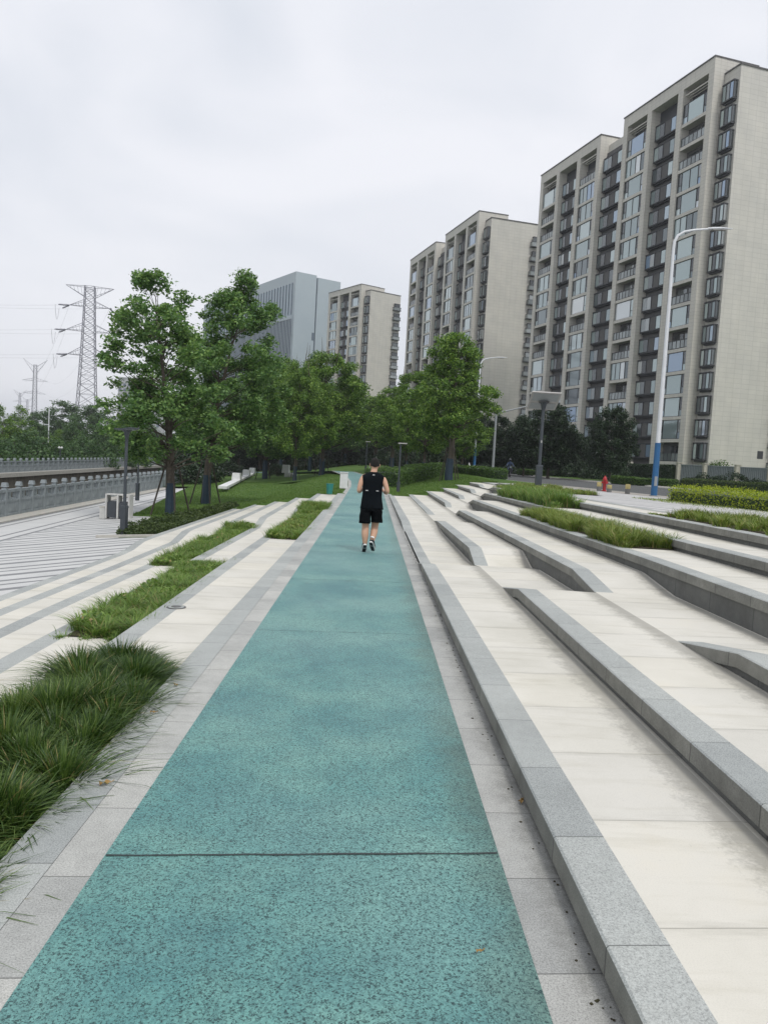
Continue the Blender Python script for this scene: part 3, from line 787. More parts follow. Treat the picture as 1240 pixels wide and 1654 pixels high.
def hedge(name, path, width, h0, h1, mat, leaf, n, seed, label, cat='hedge', group=None, core='leaf_dark', rough=.06, zf=None):
    """clipped hedge following a ground path; core slab + leaf skin"""
    rng = np.random.default_rng(seed); root = empty(name, (0, 0, 0), 0, label, cat, group)
    zf = zf or (lambda x, y: G(x, y))
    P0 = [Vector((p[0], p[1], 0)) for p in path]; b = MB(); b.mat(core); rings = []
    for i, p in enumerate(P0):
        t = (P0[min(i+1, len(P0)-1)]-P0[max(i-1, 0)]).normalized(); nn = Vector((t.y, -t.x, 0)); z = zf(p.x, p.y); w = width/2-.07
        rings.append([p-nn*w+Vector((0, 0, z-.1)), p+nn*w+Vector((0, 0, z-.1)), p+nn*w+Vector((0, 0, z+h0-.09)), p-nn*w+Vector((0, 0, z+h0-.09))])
    b.loft(rings, sm=False); b.build('dark_core', root)  # solid dark core slab added inside the leaf skin
    seg = np.array([(P0[i+1]-P0[i]).length for i in range(len(P0)-1)]); cum = np.concatenate([[0], np.cumsum(seg)]); L = cum[-1]
    s = rng.uniform(-.05, L+.05, n); xs = np.interp(s, cum, [p.x for p in P0]); ys = np.interp(s, cum, [p.y for p in P0])
    dx = np.interp(np.clip(s+.1, 0, L), cum, [p.x for p in P0])-np.interp(np.clip(s-.1, 0, L), cum, [p.x for p in P0])
    dy = np.interp(np.clip(s+.1, 0, L), cum, [p.y for p in P0])-np.interp(np.clip(s-.1, 0, L), cum, [p.y for p in P0])
    ll = np.hypot(dx, dy)+1e-9; nx = dy/ll; ny = -dx/ll; u = rng.uniform(0, 1, n)
    bumpz = np.array([.5+.5*math.sin(2.1*a+seed)*math.sin(.83*a+1.7*seed) for a in s])*(h1-h0)
    sd = rng.choice([0, 1, 2, 3], n, p=[.40, .255, .255, .09])
    off = np.where(sd == 0, (u-.5)*width, np.where(sd == 1, -width/2, np.where(sd == 2, width/2, (u-.5)*width)))+rng.normal(0, rough*.5, n)
    hh = h0+bumpz; z = np.where(sd == 0, hh, rng.uniform(.02, 1, n)*hh)+rng.normal(0, rough*.45, n)
    # soft shoulders
    e = np.abs(off)/(width/2); z = np.where(sd == 0, z-.10*np.clip(e-.6, 0, 1)**2*6*.2, z)
    en = sd == 3; far_ = en & (u > .5); s0 = np.where(far_, L, 0); ex = np.interp(s0, cum, [p.x for p in P0]); ey = np.interp(s0, cum, [p.y for p in P0]); w2 = rng.uniform(-.5, .5, n)*width
    jx = rng.normal(0, rough*.4, n); tx_ = np.where(far_, 1, -1)*(.03+jx); xs = np.where(en, ex+(-ny)*tx_, xs); ys = np.where(en, ey+nx*tx_, ys); off = np.where(en, w2, off); z = np.where(en, rng.uniform(.02, 1, n)*h0, z)
    xs2 = xs+nx*off; ys2 = ys+ny*off
    endm = sd == 3; 
    zz = np.array([zf(a, c) for a, c in zip(xs2, ys2)])+z
    o = np_mesh('foliage', leaf_quads(np.stack([xs2, ys2, zz], 1), leaf, rng, flat=.3, aspect=.65), 4, mat, root)
    return root

def shrub(name, loc, rx, ry, h, mat, leaf, n, seed, label, cat='shrub', group=None):
    rng = np.random.default_rng(seed); root = empty(name, loc, 0, label, cat, group)
    d = rng.normal(size=(n, 3)); d /= np.linalg.norm(d, axis=1)[:, None]; d[:, 2] = np.abs(d[:, 2]*1.0)-.12
    lump = 1+.13*np.sin(4*d[:, 0]+seed)+.13*np.sin(5*d[:, 1]*1.3+2*seed)+.1*np.sin(7*d[:, 2]+seed)
    r = (rng.uniform(.62, 1.03, n)**.6)*lump
    p = np.stack([d[:, 0]*rx*r, d[:, 1]*ry*r, (d[:, 2]*r)*h*.9+h*.08], 1)
    np_mesh('foliage', leaf_quads(p, leaf, rng, flat=.35, aspect=.6), 4, mat, root)
    b = MB(); b.mat('bark')
    for k in range(4):
        a = k*1.6+seed; b.tube([(0, 0, -.1), (math.cos(a)*rx*.3, math.sin(a)*ry*.3, h*.4), (math.cos(a)*rx*.6, math.sin(a)*ry*.6, h*.75)], [.05*h**.5, .035*h**.5, .01], 5)
    b.build('stem', root)
    return root

# ------------------------------------------------------------------ grass beds
def bed(name, x0, x1, y0, y1, zf, per, hmean, mat, seed, label, lean=.8, width=.007, soil=True, tuft=0, edge=.05, hmap=None, cat='grass', spread=.055, fan=False):
    rng = np.random.default_rng(seed); A = (x1-x0)*(y1-y0); n = int(A*per)
    if tuft:
        nt_ = int(A*tuft); tx = rng.uniform(x0-edge, x1+edge, nt_); ty = rng.uniform(y0-edge, y1+edge, nt_); k = rng.integers(0, nt_, n)
        rr = np.abs(rng.normal(0, spread, n)); aa = rng.uniform(0, 2*np.pi, n); bx = tx[k]+rr*np.cos(aa); by = ty[k]+rr*np.sin(aa); dirs = aa+rng.normal(0, .5, n)
        th = rng.uniform(.68, 1.22, nt_)[k]
        if fan: lean = .18+lean*rr/spread*1.05+rng.uniform(-.12, .25, n)
    else:
        bx = rng.uniform(x0, x1, n); by = rng.uniform(y0, y1, n); dirs = rng.uniform(0, 6.28, n); th = np.ones(n)
    h = hmean*th*rng.uniform(.55, 1.25, n)
    if hmap: h *= np.array([hmap(a, c) for a, c in zip(bx, by)])
    z = np.array([zf(a, c) for a, c in zip(bx, by)])
    keep = h > .02
    o = blades(name, np.stack([bx, by, z-.01], 1)[keep], h[keep], mat, rng, width=width, lean=lean[keep] if hasattr(lean, '__len__') else lean, dirs=dirs[keep], seg=4 if hmean > .2 else 3)
    tag(o, label, cat, kind='stuff')
    if soil:
        b = MB(); ys = list(np.linspace(y0, y1, max(2, int((y1-y0)/.5))))
        vs = []
        for y in ys: vs += [(x0, y, zf(x0, y)+.012), (x1, y, zf(x1, y)+.012)]
        b.add(vs, [(2*i, 2*i+1, 2*i+3, 2*i+2) for i in range(len(ys)-1)]); tag(b.build('soil', mat='soil'), kind='structure')
    return o

def leafy_bed(x0, x1, y0, y1, zf, n, h, mat, seed, label, leaf=.05, cat='ground cover', group=None, name='ground_cover', edge=.1, poly=None):
    rng = np.random.default_rng(seed); x = rng.uniform(x0, x1, n); y = rng.uniform(y0, y1, n)
    if poly is not None:
        k = np.array([poly(a, c) for a, c in zip(x, y)]); x = x[k]; y = y[k]
    n = len(x)
    hh = h*(.55+.3*np.sin(2.3*x+1.1*y+seed)*np.sin(1.7*y-1.3*x)+.3*np.sin(6.1*x+seed)*np.sin(5.3*y))
    z = np.array([zf(a, c) for a, c in zip(x, y)])+np.maximum(.03, hh)*(rng.uniform(0, 1, n)**.5)+.02
    return tag(np_mesh(name, leaf_quads(np.stack([x, y, z], 1), leaf, rng, flat=.3), 4, mat), label, cat, group, 'stuff')

def zl_(j): return lambda x, y: lz(j, y) if j else zp(y)
def zr_(k): return lambda x, y: rz(k, y)
def rag(a, b, s=.25):   # ragged ends
    return lambda x, y: min(1, max(.25, (y-a)/s+.3))*min(1, max(.25, (b-y)/s+.3))
# near bed, long arching lily turf on both sides of a nosing
def hm_near(x, y): return (1.0+.10*math.sin(2.3*y+1.9*x)+.10*math.sin(5*y-6*x))*min(1, max(.35, (6.2-y)/.3))
bed('grass_bed', -2.09, -1.42, 1.4, 6.12, zl_(1), 24000, .245, 'grass_lush', 3, 'dark lush long-bladed lily turf in the nearest bed left of the track', lean=.50, width=.0115, tuft=34, hmap=hm_near, edge=.0, spread=.075, fan=True)
bed('grass_bed', -2.93, -2.24, 7.6, 12.9, zl_(2), 8000, .21, 'grass_light', 4, 'middle green grass bed beside the manhole, second from the front on the left', lean=.75, width=.009, hmap=rag(7.6, 12.9), tuft=60)
leafy_bed(-2.95, -2.22, 7.8, 12.9, zl_(2), 4500, .15, 'grass_light', 41, 'broad light green weeds growing through the second grass bed on the left', .06)
bed('grass_bed', -3.83, -3.13, 14.1, 21.5, zl_(3), 4200, .24, 'grass_light', 5, 'weedy light green bed left of the track below the lawn with tall stalks', lean=.6, width=.012, hmap=rag(14.1, 21.5), tuft=40)
leafy_bed(-3.83, -3.13, 14.1, 21.5, zl_(3), 4500, .17, 'grass_light', 42, 'leafy weeds filling the third bed on the left with tall stalks', .07)
bed('grass_bed', -2.06, -1.36, 16.3, 25.6, zl_(1), 4200, .22, 'grass_light', 6, 'farthest small green bed touching the left border of the track', lean=.6, width=.013, hmap=rag(16.3, 25.6), tuft=40)
leafy_bed(-2.06, -1.36, 16.4, 25.5, zl_(1), 9000, .18, 'grass_olive', 43, 'rounded leafy plants in the farthest small bed by the left border of the track', .07)
# right side beds
def z46(x, y): return rz(4, y)
bed('grass_bed', 3.73, 4.42, 10.9, 18.6, z46, 6500, .27, 'grass_olive', 7, 'olive green grass bed between two stone kerbs on the right, the largest of the right beds', lean=.7, width=.010, hmap=rag(10.9, 18.6), tuft=45)
bed('grass_bed', 4.62, 5.32, 19.2, 27.5, zr_(5), 2300, .42, 'grass_light', 8, 'tall bright green grass bed in front of the square-headed lamp', lean=.45, width=.017, hmap=rag(19.2, 27.5, .6), tuft=30)
bed('grass_bed', 5.55, 8.2, 27.0, 35.0, lambda x, y: max(rz(6, y), rz(7, y) if x > 6.3 else 0), 420, .20, 'grass_olive', 9, 'low olive grass around the foot of the square-headed lamp', lean=.6, width=.02, tuft=14)
def z_b4(x, y):
    zl = rz(7, y); xr = near_edge(y)-1.5; m = xr*.5+7.07*.5-.35
    return float(np.interp(x, [6.39, m, xr], [zl, .5*zl+.36, .715]))
bed('grass_bed', 5.52, 9.6, 6.5, 14.8, lambda x, y: rz(6, y) if x < 6.39 else z_b4(x, y), 1900, .20, 'grass_olive', 10, 'low wide grass bed at the right edge below the lime hedge', lean=.6, width=.014, tuft=22, hmap=lambda x, y: 1 if y < 14.1+.12*(x-5.5) else .3)

# lawn blades on the nearer parts of the lawns
def lawn_blades(n, region, seed, h=.07, w=.02, mat='grass_lawn'):
    rng = np.random.default_rng(seed); x, y = region(rng, n); z = np.array([G(a, c) for a, c in zip(x, y)])
    # keep the track clear
    cx = np.interp(y, [p[1] for p in BEND], [p[0] for p in BEND]); k = np.abs(x-cx) > 1.05
    o = blades('grass', np.stack([x, y, z], 1)[k], (h*rng.uniform(.5, 1.3, n))[k], mat, rng, width=w, lean=.5, seg=2)
    return o
def reg_left(rng, n):
    t = rng.uniform(0, 1, n)**1.5; y = 33.1+30*t; xl = np.interp(y, [22, 29.5, 30, 32.5, 47, 57, 75], [-6.95, -8.2, -9.3, -9.62, -12.0, -13.4, -14.9]); xr = np.interp(y, [p[1] for p in BEND], [p[0] for p in BEND])-1.0
    return xl+.1+(xr-xl-.1)*rng.uniform(0, 1, n), y
def reg_left2(rng, n):
    y = rng.uniform(24, 33.1, n); xl = np.interp(y, [22, 24, 29.5, 30, 32.5], [-6.95, -7.3, -8.2, -9.3, -9.6]); return xl+(-5.85-xl)*rng.uniform(0, 1, n), y
def reg_right(rng, n):
    x = rng.uniform(.95, 7.0, n); y0 = np.interp(x, [.9, 1.7, 1.74, 2.6, 2.63, 3.5, 3.52, 4.38, 4.42, 5.3, 5.31, 7], [33, 33, 34.5, 34.5, 36.5, 36.5, 38.5, 38.5, 41, 41, 42.5, 42]); return x, y0+.05+(62-y0)*(rng.uniform(0, 1, n)**1.6)
for n_, rg, sd, lb_ in ((42000, reg_left, 11, 'mown lawn grass on the left slope behind the terraces'), (9000, reg_left2, 12, 'lawn grass around the two big trees by the promenade'), (36000, reg_right, 13, 'lawn grass at the far end of the right terraces')):
    tag(lawn_blades(n_, rg, sd), lb_, 'grass', kind='stuff')

# ------------------------------------------------------------------ apartment towers
FH = 2.926
def tower_proto(cols, Lf, nfl, label, group, side=True, depth=12.7):
    """local frame: x to the near end of the facade (negative = along it), y into the building; cols = [(kind, u0, u1)]"""
    root = empty('apartment_tower', (0, 0, 0), 0, label, 'apartment building', group)
    Ht = 53.33-.3; z1 = 5.9; b = MB(); b.mat('tower_tile')
    units = []
    # body behind the facade
    b.box(-Lf+.02, -.02, 1.55, depth, 0, Ht-1.3)
    b.mat('tower_dark'); 
    w = b.build('wall', root)
    # projecting frame: piers, slabs, crown beam
    f = MB(); f.mat('tower_frame'); top = Ht
    us = [0.0]
    piers = []
    for kind, u0, u1 in cols: piers.append((u0, u1, kind))
    prev = 0.0
    for u0, u1, kind in piers:
        if u0 > prev: f.box(-u0, -prev, 0, 1.56, 0, Ht-3.2 if kind != 'link' else Ht-3.2)
        prev = u1
    if prev < Lf: f.box(-Lf, -prev, 0, 1.56, 0, Ht-3.2)
    # crown: beam over each unit, returns at its ends
    ulist = []
    st = 0.0
    for u0, u1, kind in piers:
        if kind == 'link': ulist.append((st, u0)); st = u1
    ulist.append((st, Lf))
    for a, c in ulist:
        f.box(-c, -a, -.002, 1.56, Ht-1.55, Ht); f.box(-a-.55, -a, 1.56, 6.5, Ht-1.3, Ht); f.box(-c, -c+.55, 1.56, 6.5, Ht-1.3, Ht); f.box(-c+.55, -a-.55, 6.2, 6.5, Ht-1.3, Ht)
        # slim coping, slightly proud
        f.mat('tower_mid'); f.box(-c-.08, -a+.08, -.1, 1.64, Ht, Ht+.16); f.box(-a-.6, -a+.08, 1.64, 6.55, Ht, Ht+.16); f.box(-c-.08, -c+.6, 1.64, 6.55, Ht, Ht+.16); f.mat('tower_frame')
        for u0, u1, kind in piers:
            pass
        # pier tops up to the crown beam
        prev = a
        for u0, u1, kind in piers:
            if u0 < a or u1 > c: continue
            f.box(-u0, -prev, .003, 1.56, Ht-3.2, Ht-1.55); prev = u1
        f.box(-c, -prev, .003, 1.56, Ht-3.2, Ht-1.55)
    for u0, u1, kind in piers:
        if kind == 'open':
            for k in range(nfl+1):
                z = z1+k*FH-FH if False else 5.9-2*FH+k*FH
                if z < .2 or z > Ht-5: continue
                f.box(-u1, -u0, .10, 1.5, z-.30, z+.12)
            # louvre bars in the tall top opening
            for q in range(3): f.box(-u1, -u0, .3+.35*q, .42+.35*q, Ht-2.35-.12*q, Ht-2.2-.12*q)
    f.build('frame', root)
    # louvred pergola / rooftop structures
    t = MB(); t.mat('tower_tile'); t.box(-Lf*.30, -Lf*.16, 4.5, 10.5, Ht-1.3, Ht+.75); t.mat('tower_mid'); t.box(-Lf*.3-.1, -Lf*.16+.1, 4.4, 10.6, Ht+.75, Ht+.9); t.build('roof_structure', root)
    # dark recessed infill behind each dark column
    dk = MB(); dk.mat('tower_mid')
    for u0, u1, kind in piers:
        if kind in ('dark', 'link'): dk.box(-u1, -u0, 1.30, 1.56, 0, Ht-3.2 if kind == 'dark' else Ht-2.6)
        if kind == 'open': dk.mat('tower_dark'); dk.box(-u1, -u0, 1.50, 1.56, 0, Ht-1.6); dk.mat('tower_mid')
        if kind == 'dark':
            dk.mat('tower_dark'); dk.box(-u1, -u0, 1.45, 1.56, Ht-3.2, Ht-1.6); dk.mat('tower_mid')
    dk.build('recess_panel', root)
    # side volume with its own parapet
    sideW = 2.8
    if side:
        s = MB(); s.mat('tower_tile'); s.box(0, sideW, 1.6, depth+.6, 0, Ht-1.9); s.mat('tower_mid'); s.box(-.02, sideW+.1, 1.5, depth+.7, Ht-1.9, Ht-1.72)
        s.mat('tower_dark'); s.box(sideW-.02, sideW+.012, 9.0, 9.9, 4.0, 5.0)
        s.build('side_wing', root)
    # prototypes of openings
    rnd = random.Random(7)
    def window(w, variant):
        m = MB(); m.mat('tower_dark'); h = FH-.42
        m.box(-w, 0, .22, .30, 0, .07); m.box(-w, 0, .22, .30, h-.07, h)
        cuts = {0: [0, .17, .80, 1], 1: [0, .17, .5, .83, 1], 2: [0, .2, 1], 3: [0, .25, .5, .75, 1]}[variant]
        for c in cuts: m.box(-w*c-(.04 if c < 1 else 0), -w*c+(.04 if c > 0 else 0) if c < 1 else -w*c+.08, .2, .32, .07, h-.07)
        g = MB(); g.mat('glass_sky_tone')
        for i in range(len(cuts)-1):
            a, c = cuts[i], cuts[i+1]; side_ = (c-a) < .21
            g.mat('glass_dark' if side_ and variant in (0, 1) else 'glass_sky_tone')
            if side_:
                m.box(-w*c+.04, -w*a-.04, .21, .31, .85, .92)
                g.box(-w*c+.04, -w*a-.04, .25, .27, .92, h-.07); g.mat('glass_sky_tone'); g.box(-w*c+.04, -w*a-.04, .25, .27, .07, .85)
            else: g.box(-w*c+.04, -w*a-.04, .25, .27, .07, h-.07)
        return m, g
    def balcony(w):
        m = MB(); m.mat('tower_dark'); m.box(-w, 0, .18, .26, 0, .08); m.box(-w, 0, .18, .26, 1.08, 1.16)
        for i in range(7):
            c = -w*i/6.0; m.box(min(c-.03, 0)+(0.06 if i == 6 else 0), c+.03 if i else 0, .17, .27, .08, 1.08)
        m.mat('tower_mid'); m.box(-w, 0, 1.30, 1.36, 0, FH-.42)
        g = MB(); g.mat('glass_rail')
        for i in range(6): g.box(-w*(i+1)/6+.04, -w*i/6-.04, .21, .235, .12, 1.05)
        g.mat('glass_dark'); g.box(-w*.45, -w*.08, 1.26, 1.30, .1, 2.1); g.box(-w*.92, -w*.52, 1.26, 1.30, .1, 2.1)
        return m, g
    def bay(w, small=False):
        m = MB(); m.mat('tower_dark'); d = .62; h = 1.80 if not small else 1.95; z0 = .50 if not small else .42
        y0 = 1.30
        m.box(-w+.12, -.12, y0-d, y0, z0-.16, z0); m.box(-w+.3, -.3, y0-d+.22, y0, z0-.34, z0-.16)
        m.box(-w+.12, -.12, y0-d, y0, z0+h, z0+h+.16)
        for c in (0, .36, .62, 1) if not small else (0, .33, .66, 1):
            x = -.18-(w-.36)*c; m.box(x-.05, x+.05, y0-d+.03, y0-d+.13, z0, z0+h)
        if not small: m.mat('tower_mid'); m.box(-.18-(w-.36)*.60, -.18-(w-.36)*.38, y0-d+.06, y0, z0, z0+h)
        m.mat('tower_dark'); m.box(-w+.5, -.5, y0-.02, y0+.0, z0, z0+h)
        g = MB()
        spans = ((0, .17), (.17, .36), (.64, .82), (.82, 1)) if not small else ((.02, .33), (.33, .66), (.66, .98))
        for i, (a, c) in enumerate(spans):
            g.mat('glass_dark' if (i+(1 if small else 0)) % 2 == 0 else 'glass_sky_tone'); g.box(-.18-(w-.36)*c+.03, -.18-(w-.36)*a-.03, y0-d+.07, y0-d+.09, z0+.06, z0+h-.06)
        g.mat('glass_dark'); g.box(-.17, -.15, y0-d+.13, y0-.03, z0+.05, z0+h-.05); g.box(-w+.15, -w+.17, y0-d+.13, y0-.03, z0+.05, z0+h-.05)
        if not small: g.box(-.9, -.3, y0-.06, y0-.03, z0, z0)if False else None
        return m, g
    cache = {}
    def place(kind, key, maker, x, z, y=0.0):
        if key not in cache:
            m, g = maker(); a = m.build(kind, root); c = g.build('pane', a); cache[key] = (a, c); a.location = (x, y, z); return
        a0, c0 = cache[key]; a = a0.copy(); COL.objects.link(a); a.parent = root; a.location = (x, y, z)
        c = c0.copy(); COL.objects.link(c); c.parent = a
    zf0 = 5.9-FH
    nb = nw = 0
    for ci, (kind, u0, u1) in enumerate(cols):
        w = u1-u0
        for k in range(nfl):
            z = zf0-FH+k*FH+.12
            if z < 0: continue
            if z > Ht-4.6: continue
            if kind == 'open':
                t_ = rnd.random()
                if k in (0, 1) or t_ < .30: place('balcony', ('b', round(w, 2)), lambda: balcony(w), -u0, z)
                else:
                    v = rnd.choice([0, 0, 1, 1, 2, 3]); place('window', ('w', round(w, 2), v), lambda: window(w, v), -u0, z)
            else: place('bay_window', ('y', round(w, 2)), lambda: bay(w), -u0, z, 0 if True else 0)
    if side:
        for k in range(nfl):
            z = zf0-FH+k*FH+.12
            if z < 0 or z > Ht-4: continue
            place('bay_window', ('s',), lambda: bay(2.3, True), sideW-.12 if False else 2.62, z, .3)
    return root
UNIT = [('open', 1.0, 5.75), ('dark', 6.8, 12.4), ('open', 13.4, 18.1)]
COLS = UNIT+[('link', 19.1, 25.2)]+[(k, a+25.2, c+25.2) for k, a, c in UNIT]
def tower_rot(U): return math.atan2(U[1], U[0])-math.pi     # local -x along U
tA = tower_proto(COLS, 44.3, 18, 'tall beige apartment tower nearest the camera at the right edge', 'beige apartment towers')
oA = at(1155, 91, 98); tA.location = (oA.x, oA.y, .3); tA.rotation_euler.z = tower_rot((-.275, .961))
tB = copy_tree(tA, None, 'middle beige apartment tower behind the big round tree on the right')
oB = at(774, 341.2, 161.6); tB.location = (oB.x, oB.y, .3); tB.rotation_euler.z = tower_rot((-.271, .963))
tD = copy_tree(tA, None, 'mostly hidden apartment tower in the gap between the nearest and middle towers')
oD = at(842, 494, 235); tD.location = (oD.x+8, oD.y, .3); tD.rotation_euler.z = tower_rot((-.271, .963))
tC = tower_proto(UNIT, 19.1, 18, 'smallest beige apartment tower left of the runner, beside the grey office block', 'beige apartment towers', depth=12)
oC = at(583.9, 459, 234.8); tC.location = (oC.x, oC.y, .3); tC.rotation_euler.z = tower_rot((-.556, .831))
# balcony stacks on the far corner of each tower
def side_bays(root, x, y, n, zt, s=1, name='rear_balcony'):
    m = MB(); m.mat('tower_dark'); m.box(0, .95*s if s > 0 else 0, 0, 2.6, 0, .14) if s > 0 else m.box(-.95, 0, 0, 2.6, 0, .14)
    x0, x1 = (0, .95) if s > 0 else (-.95, 0)
    m.box(x0, x1, 0, 2.6, .95, 1.03); m.mat('glass_rail'); m.box(x0+.05, x1-.05, .03, .07, .14, .95); m.box(x1-.09 if s > 0 else x0+.04, x1-.05 if s > 0 else x0+.08, .1, 2.5, .14, .95)
    m.mat('tower_dark'); m.box(x0+.2, x1-.2, .3, 2.3, 1.9, 2.1); m.mat('glass_dark'); m.box(x0+.22, x1-.22, .35, 2.25, 1.03, 1.9)
    o = None
    for k in range(n):
        if o is None: o = m.build(name, root); p = o
        else: p = o.copy(); COL.objects.link(p); p.parent = root
        p.location = (x, y, zt-k*FH)
for r_, dd in ((tA, 12.7), (tB, 12.7), (tC, 12)):
    side_bays(r_, 2.8, dd-2.2, 16, 46.4, 1)
side_bays(tC, -19.1, 2.5, 12, 44, -1)

# ------------------------------------------------------------------ grey office block and far buildings
def office():
    root = empty('office_building', (0, 0, 0), 0, 'grey panelled office block with vertical window strips behind the left trees', 'office building')
    b = MB(); b.mat('office_panel'); Ht = 71; b.box(-96, 0, .0, 9.0, 0, Ht); b.build('wall', root)
    b = MB(); b.mat('office_panel'); b.box(-96, -.4, 9.75, 20, 0, Ht-.6); b.mat('office_dark'); b.box(-90, -.9, 8.99, 9.76, 0, Ht-.8); b.build('rear_wing', root)
    b = MB(); b.mat('office_dark'); b.box(-96, -1.9, -.14, -.02, 0, 66.8) if False else None
    b.mat('office_glass'); b.box(-92, -2.1, -.06, .0-.003, 3, 66.9); b.build('window_band', root)
    b = MB(); b.mat('office_dark')
    for i in range(36):
        x = -2.3-i*2.55; b.box(x-.16, x+.16, -.30, -.06, 55.0, 67.0)
    for i in range(72):
        x = -1.9-i*1.27; b.box(x-.16, x+.16, -.34, -.06, 3, 53.3)
    b.mat('office_panel'); b.box(-92, -1.6, -.4, -.06, 53.3, 54.6)
    for i in range(72):
        x = -1.27-i*1.27; b.box(x-.2, x+.2, -.22, -.06, 3, 53.3)
    b.build('window_fin', root)
    b = MB(); b.mat('office_dark')
    for k in range(6): b.box(-.1, .06, 8.0, 8.9, 6+k*8, 9+k*8)
    b.build('window', root)
    return root
of = office(); o_ = at(478.4, 437.7, 300); of.location = (o_.x, o_.y, 0); of.rotation_euler.z = tower_rot((-.545, .839))
def slab_building(name, px, py, depth, w, d, mat, label, floors=0, rot=.2):
    p = at(px, py, depth); root = empty(name, (p.x, p.y, -1), rot, label, 'building'); h = p.z+1
    b = MB(); b.mat(mat); b.box(-w/2, w/2, 0, d, 0, h); b.box(-w/2-.3, w/2+.3, -.3, d+.3, h, h+.8); b.build('wall', root)
    b = MB(); b.mat('office_dark')
    for k in range(int(h/3.6)):
        for q in range(int(w/3)):
            if (k+q) % 5: b.box(-w/2+.6+q*3, -w/2+2.4+q*3, -.1, -.02, 1+k*3.6, 2.8+k*3.6)
    b.build('window_rows', root); return root
slab_building('distant_tower', 214, 612, 560, 19, 14, 'far_concrete', 'pale distant tower seen through the leaves of the left tree')
slab_building('distant_tower', 232, 668, 520, 26, 14, 'far_concrete', 'low pale distant building under the left tree crown')

# ------------------------------------------------------------------ pylons and wires
def pylon(loc, Hh, rz_, label, big=True, s=1.0):
    root = empty('pylon', loc, rz_, label, 'electricity pylon', 'lattice pylons across the river')
    b = MB(); b.mat('steel_pale'); wb = 7.2*s; wt = 2.9*s; zt = Hh
    th = .19*s if big else .17*s
    def half(z):
        t = z/zt; return (wb*(1-t)**1.35+wt*(1-(1-t)**1.35)*1.0)/2 if big else (wb*.48*(1-t)+wt*.6*t)/2
    lv = [0]; z = 0; st = 5.6*s
    while z < zt-1: z += st; st = max(2.2*s, st*.87); lv.append(min(z, zt))
    cs = [(-1, -1), (1, -1), (1, 1), (-1, 1)]
    for i in range(len(lv)-1):
        a, c = lv[i], lv[i+1]; ha, hc = half(a), half(c)
        for k in range(4):
            p, q = cs[k], cs[(k+1) % 4]
            b.bar((p[0]*ha, p[1]*ha, a), (p[0]*hc, p[1]*hc, c), th)
            b.bar((p[0]*ha, p[1]*ha, a), (q[0]*hc, q[1]*hc, c), th*.55); b.bar((q[0]*ha, q[1]*ha, a), (p[0]*hc, p[1]*hc, c), th*.55)
            b.bar((p[0]*hc, p[1]*hc, c), (q[0]*hc, q[1]*hc, c), th*.5)
    b.build('tower', root)
    arms = [(zt-.1, 7.2*s, 3.2), (zt-6.3*s, 6.0*s, 1.8), (zt-14*s, 6.9*s, 2.2), (zt-21.6*s, 6.2*s, 2.2)] if big else [(zt-1, 7*s, -4.0), (zt-10*s, 7.5*s, 1.6), (zt-18*s, 6.5*s, 1.6)]
    tips = []
    for z, ln, up in arms:
        m = MB(); m.mat('steel_pale')
        for sx in (-1, 1):
            h = half(z); tip = Vector((sx*ln, 0, z)) if not (not big and up < 0) else Vector((sx*ln, 0, z+4.5*s)); tips.append(tip)
            lo = z-abs(up)*s if z > zt-1.5 else z
            hi = z if z > zt-1.5 else z+up*s
            for sy in (-1, 1):
                m.bar((sx*h, sy*h, hi), tip, th*.6); m.bar((sx*h, sy*h, lo), tip, th*.6)
            for q in range(1, 5):
                t = q/5; A_ = Vector((sx*h, -h, hi)).lerp(tip, t); B_ = Vector((sx*h, -h, lo)).lerp(tip, t-.1); m.bar(A_, B_, th*.35); m.bar(Vector((sx*h, -h, lo)).lerp(tip, t), Vector((sx*h, h, lo)).lerp(tip, t-.15), th*.35)
        m.build('crossarm', root)
    if big:
        for tip in tips[2:]:
            for dy, sx in ((-1, 1), (1, 1)):
                m = MB(); m.mat('steel_pale'); e = tip+Vector((-2.6 if tip.x < 0 else 1.0, dy*3.2, -.6)); m.tube([tip, tip.lerp(e, .5)+Vector((0, 0, -.15)), e], .16, 6)
                for q in range(7): c = tip.lerp(e, .15+q*.12); m.tube([c, c+Vector((.12, 0, 0))], .3, 6)
                m.build('insulator', root)
            m = MB(); m.mat('wire'); a = tip+Vector((-3.6 if tip.x < 0 else 1.0, -3.2, -.6)); c = tip+Vector((-3.6 if tip.x < 0 else 1.0, 3.2, -.6))
            m.tube([a.lerp(c, t)+Vector((0, 0, -4.2*(1-(2*t-1)**2)))for t in np.linspace(0, 1, 9)], .045, 4); m.build('jumper_wire', root)
    return root, tips
p1 = at(146, 463, 250); py1, tips1 = pylon((p1.x, p1.y, -1.5), p1.z+1.5, .2, 'largest lattice pylon with four crossarms above the trees across the river')
p2 = at(58, 577, 470); py2, tips2 = pylon((p2.x, p2.y, -1.5), p2.z+1.5-4.5, .25, 'second smaller pylon with a Y-shaped head left of the largest pylon', False, .95)
p3 = at(33, 628, 800); py3, tips3 = pylon((p3.x, p3.y, -1.5), p3.z+1.5-4, .2, 'faint far pylon, taller of the two left of the second pylon', False, .9)
p4 = at(45, 640, 1000); py4, tips4 = pylon((p4.x, p4.y, -1.5), p4.z+1.5-4, .2, 'faintest pylon, just right of the faint far pylon', False, .9)
bpy.context.view_layer.update()
def wire(a, c, sag, r=.02):
    m = MB(); m.mat('wire'); m.tube([a.lerp(c, t)+Vector((0, 0, -sag*(1-(2*t-1)**2))) for t in np.linspace(0, 1, 22)], r, 4, cap=False); return m
W1 = [py1.matrix_world @ t for t in tips1]; W2 = [py2.matrix_world @ t for t in tips2]; W3 = [py3.matrix_world @ t for t in tips3]
k = 0
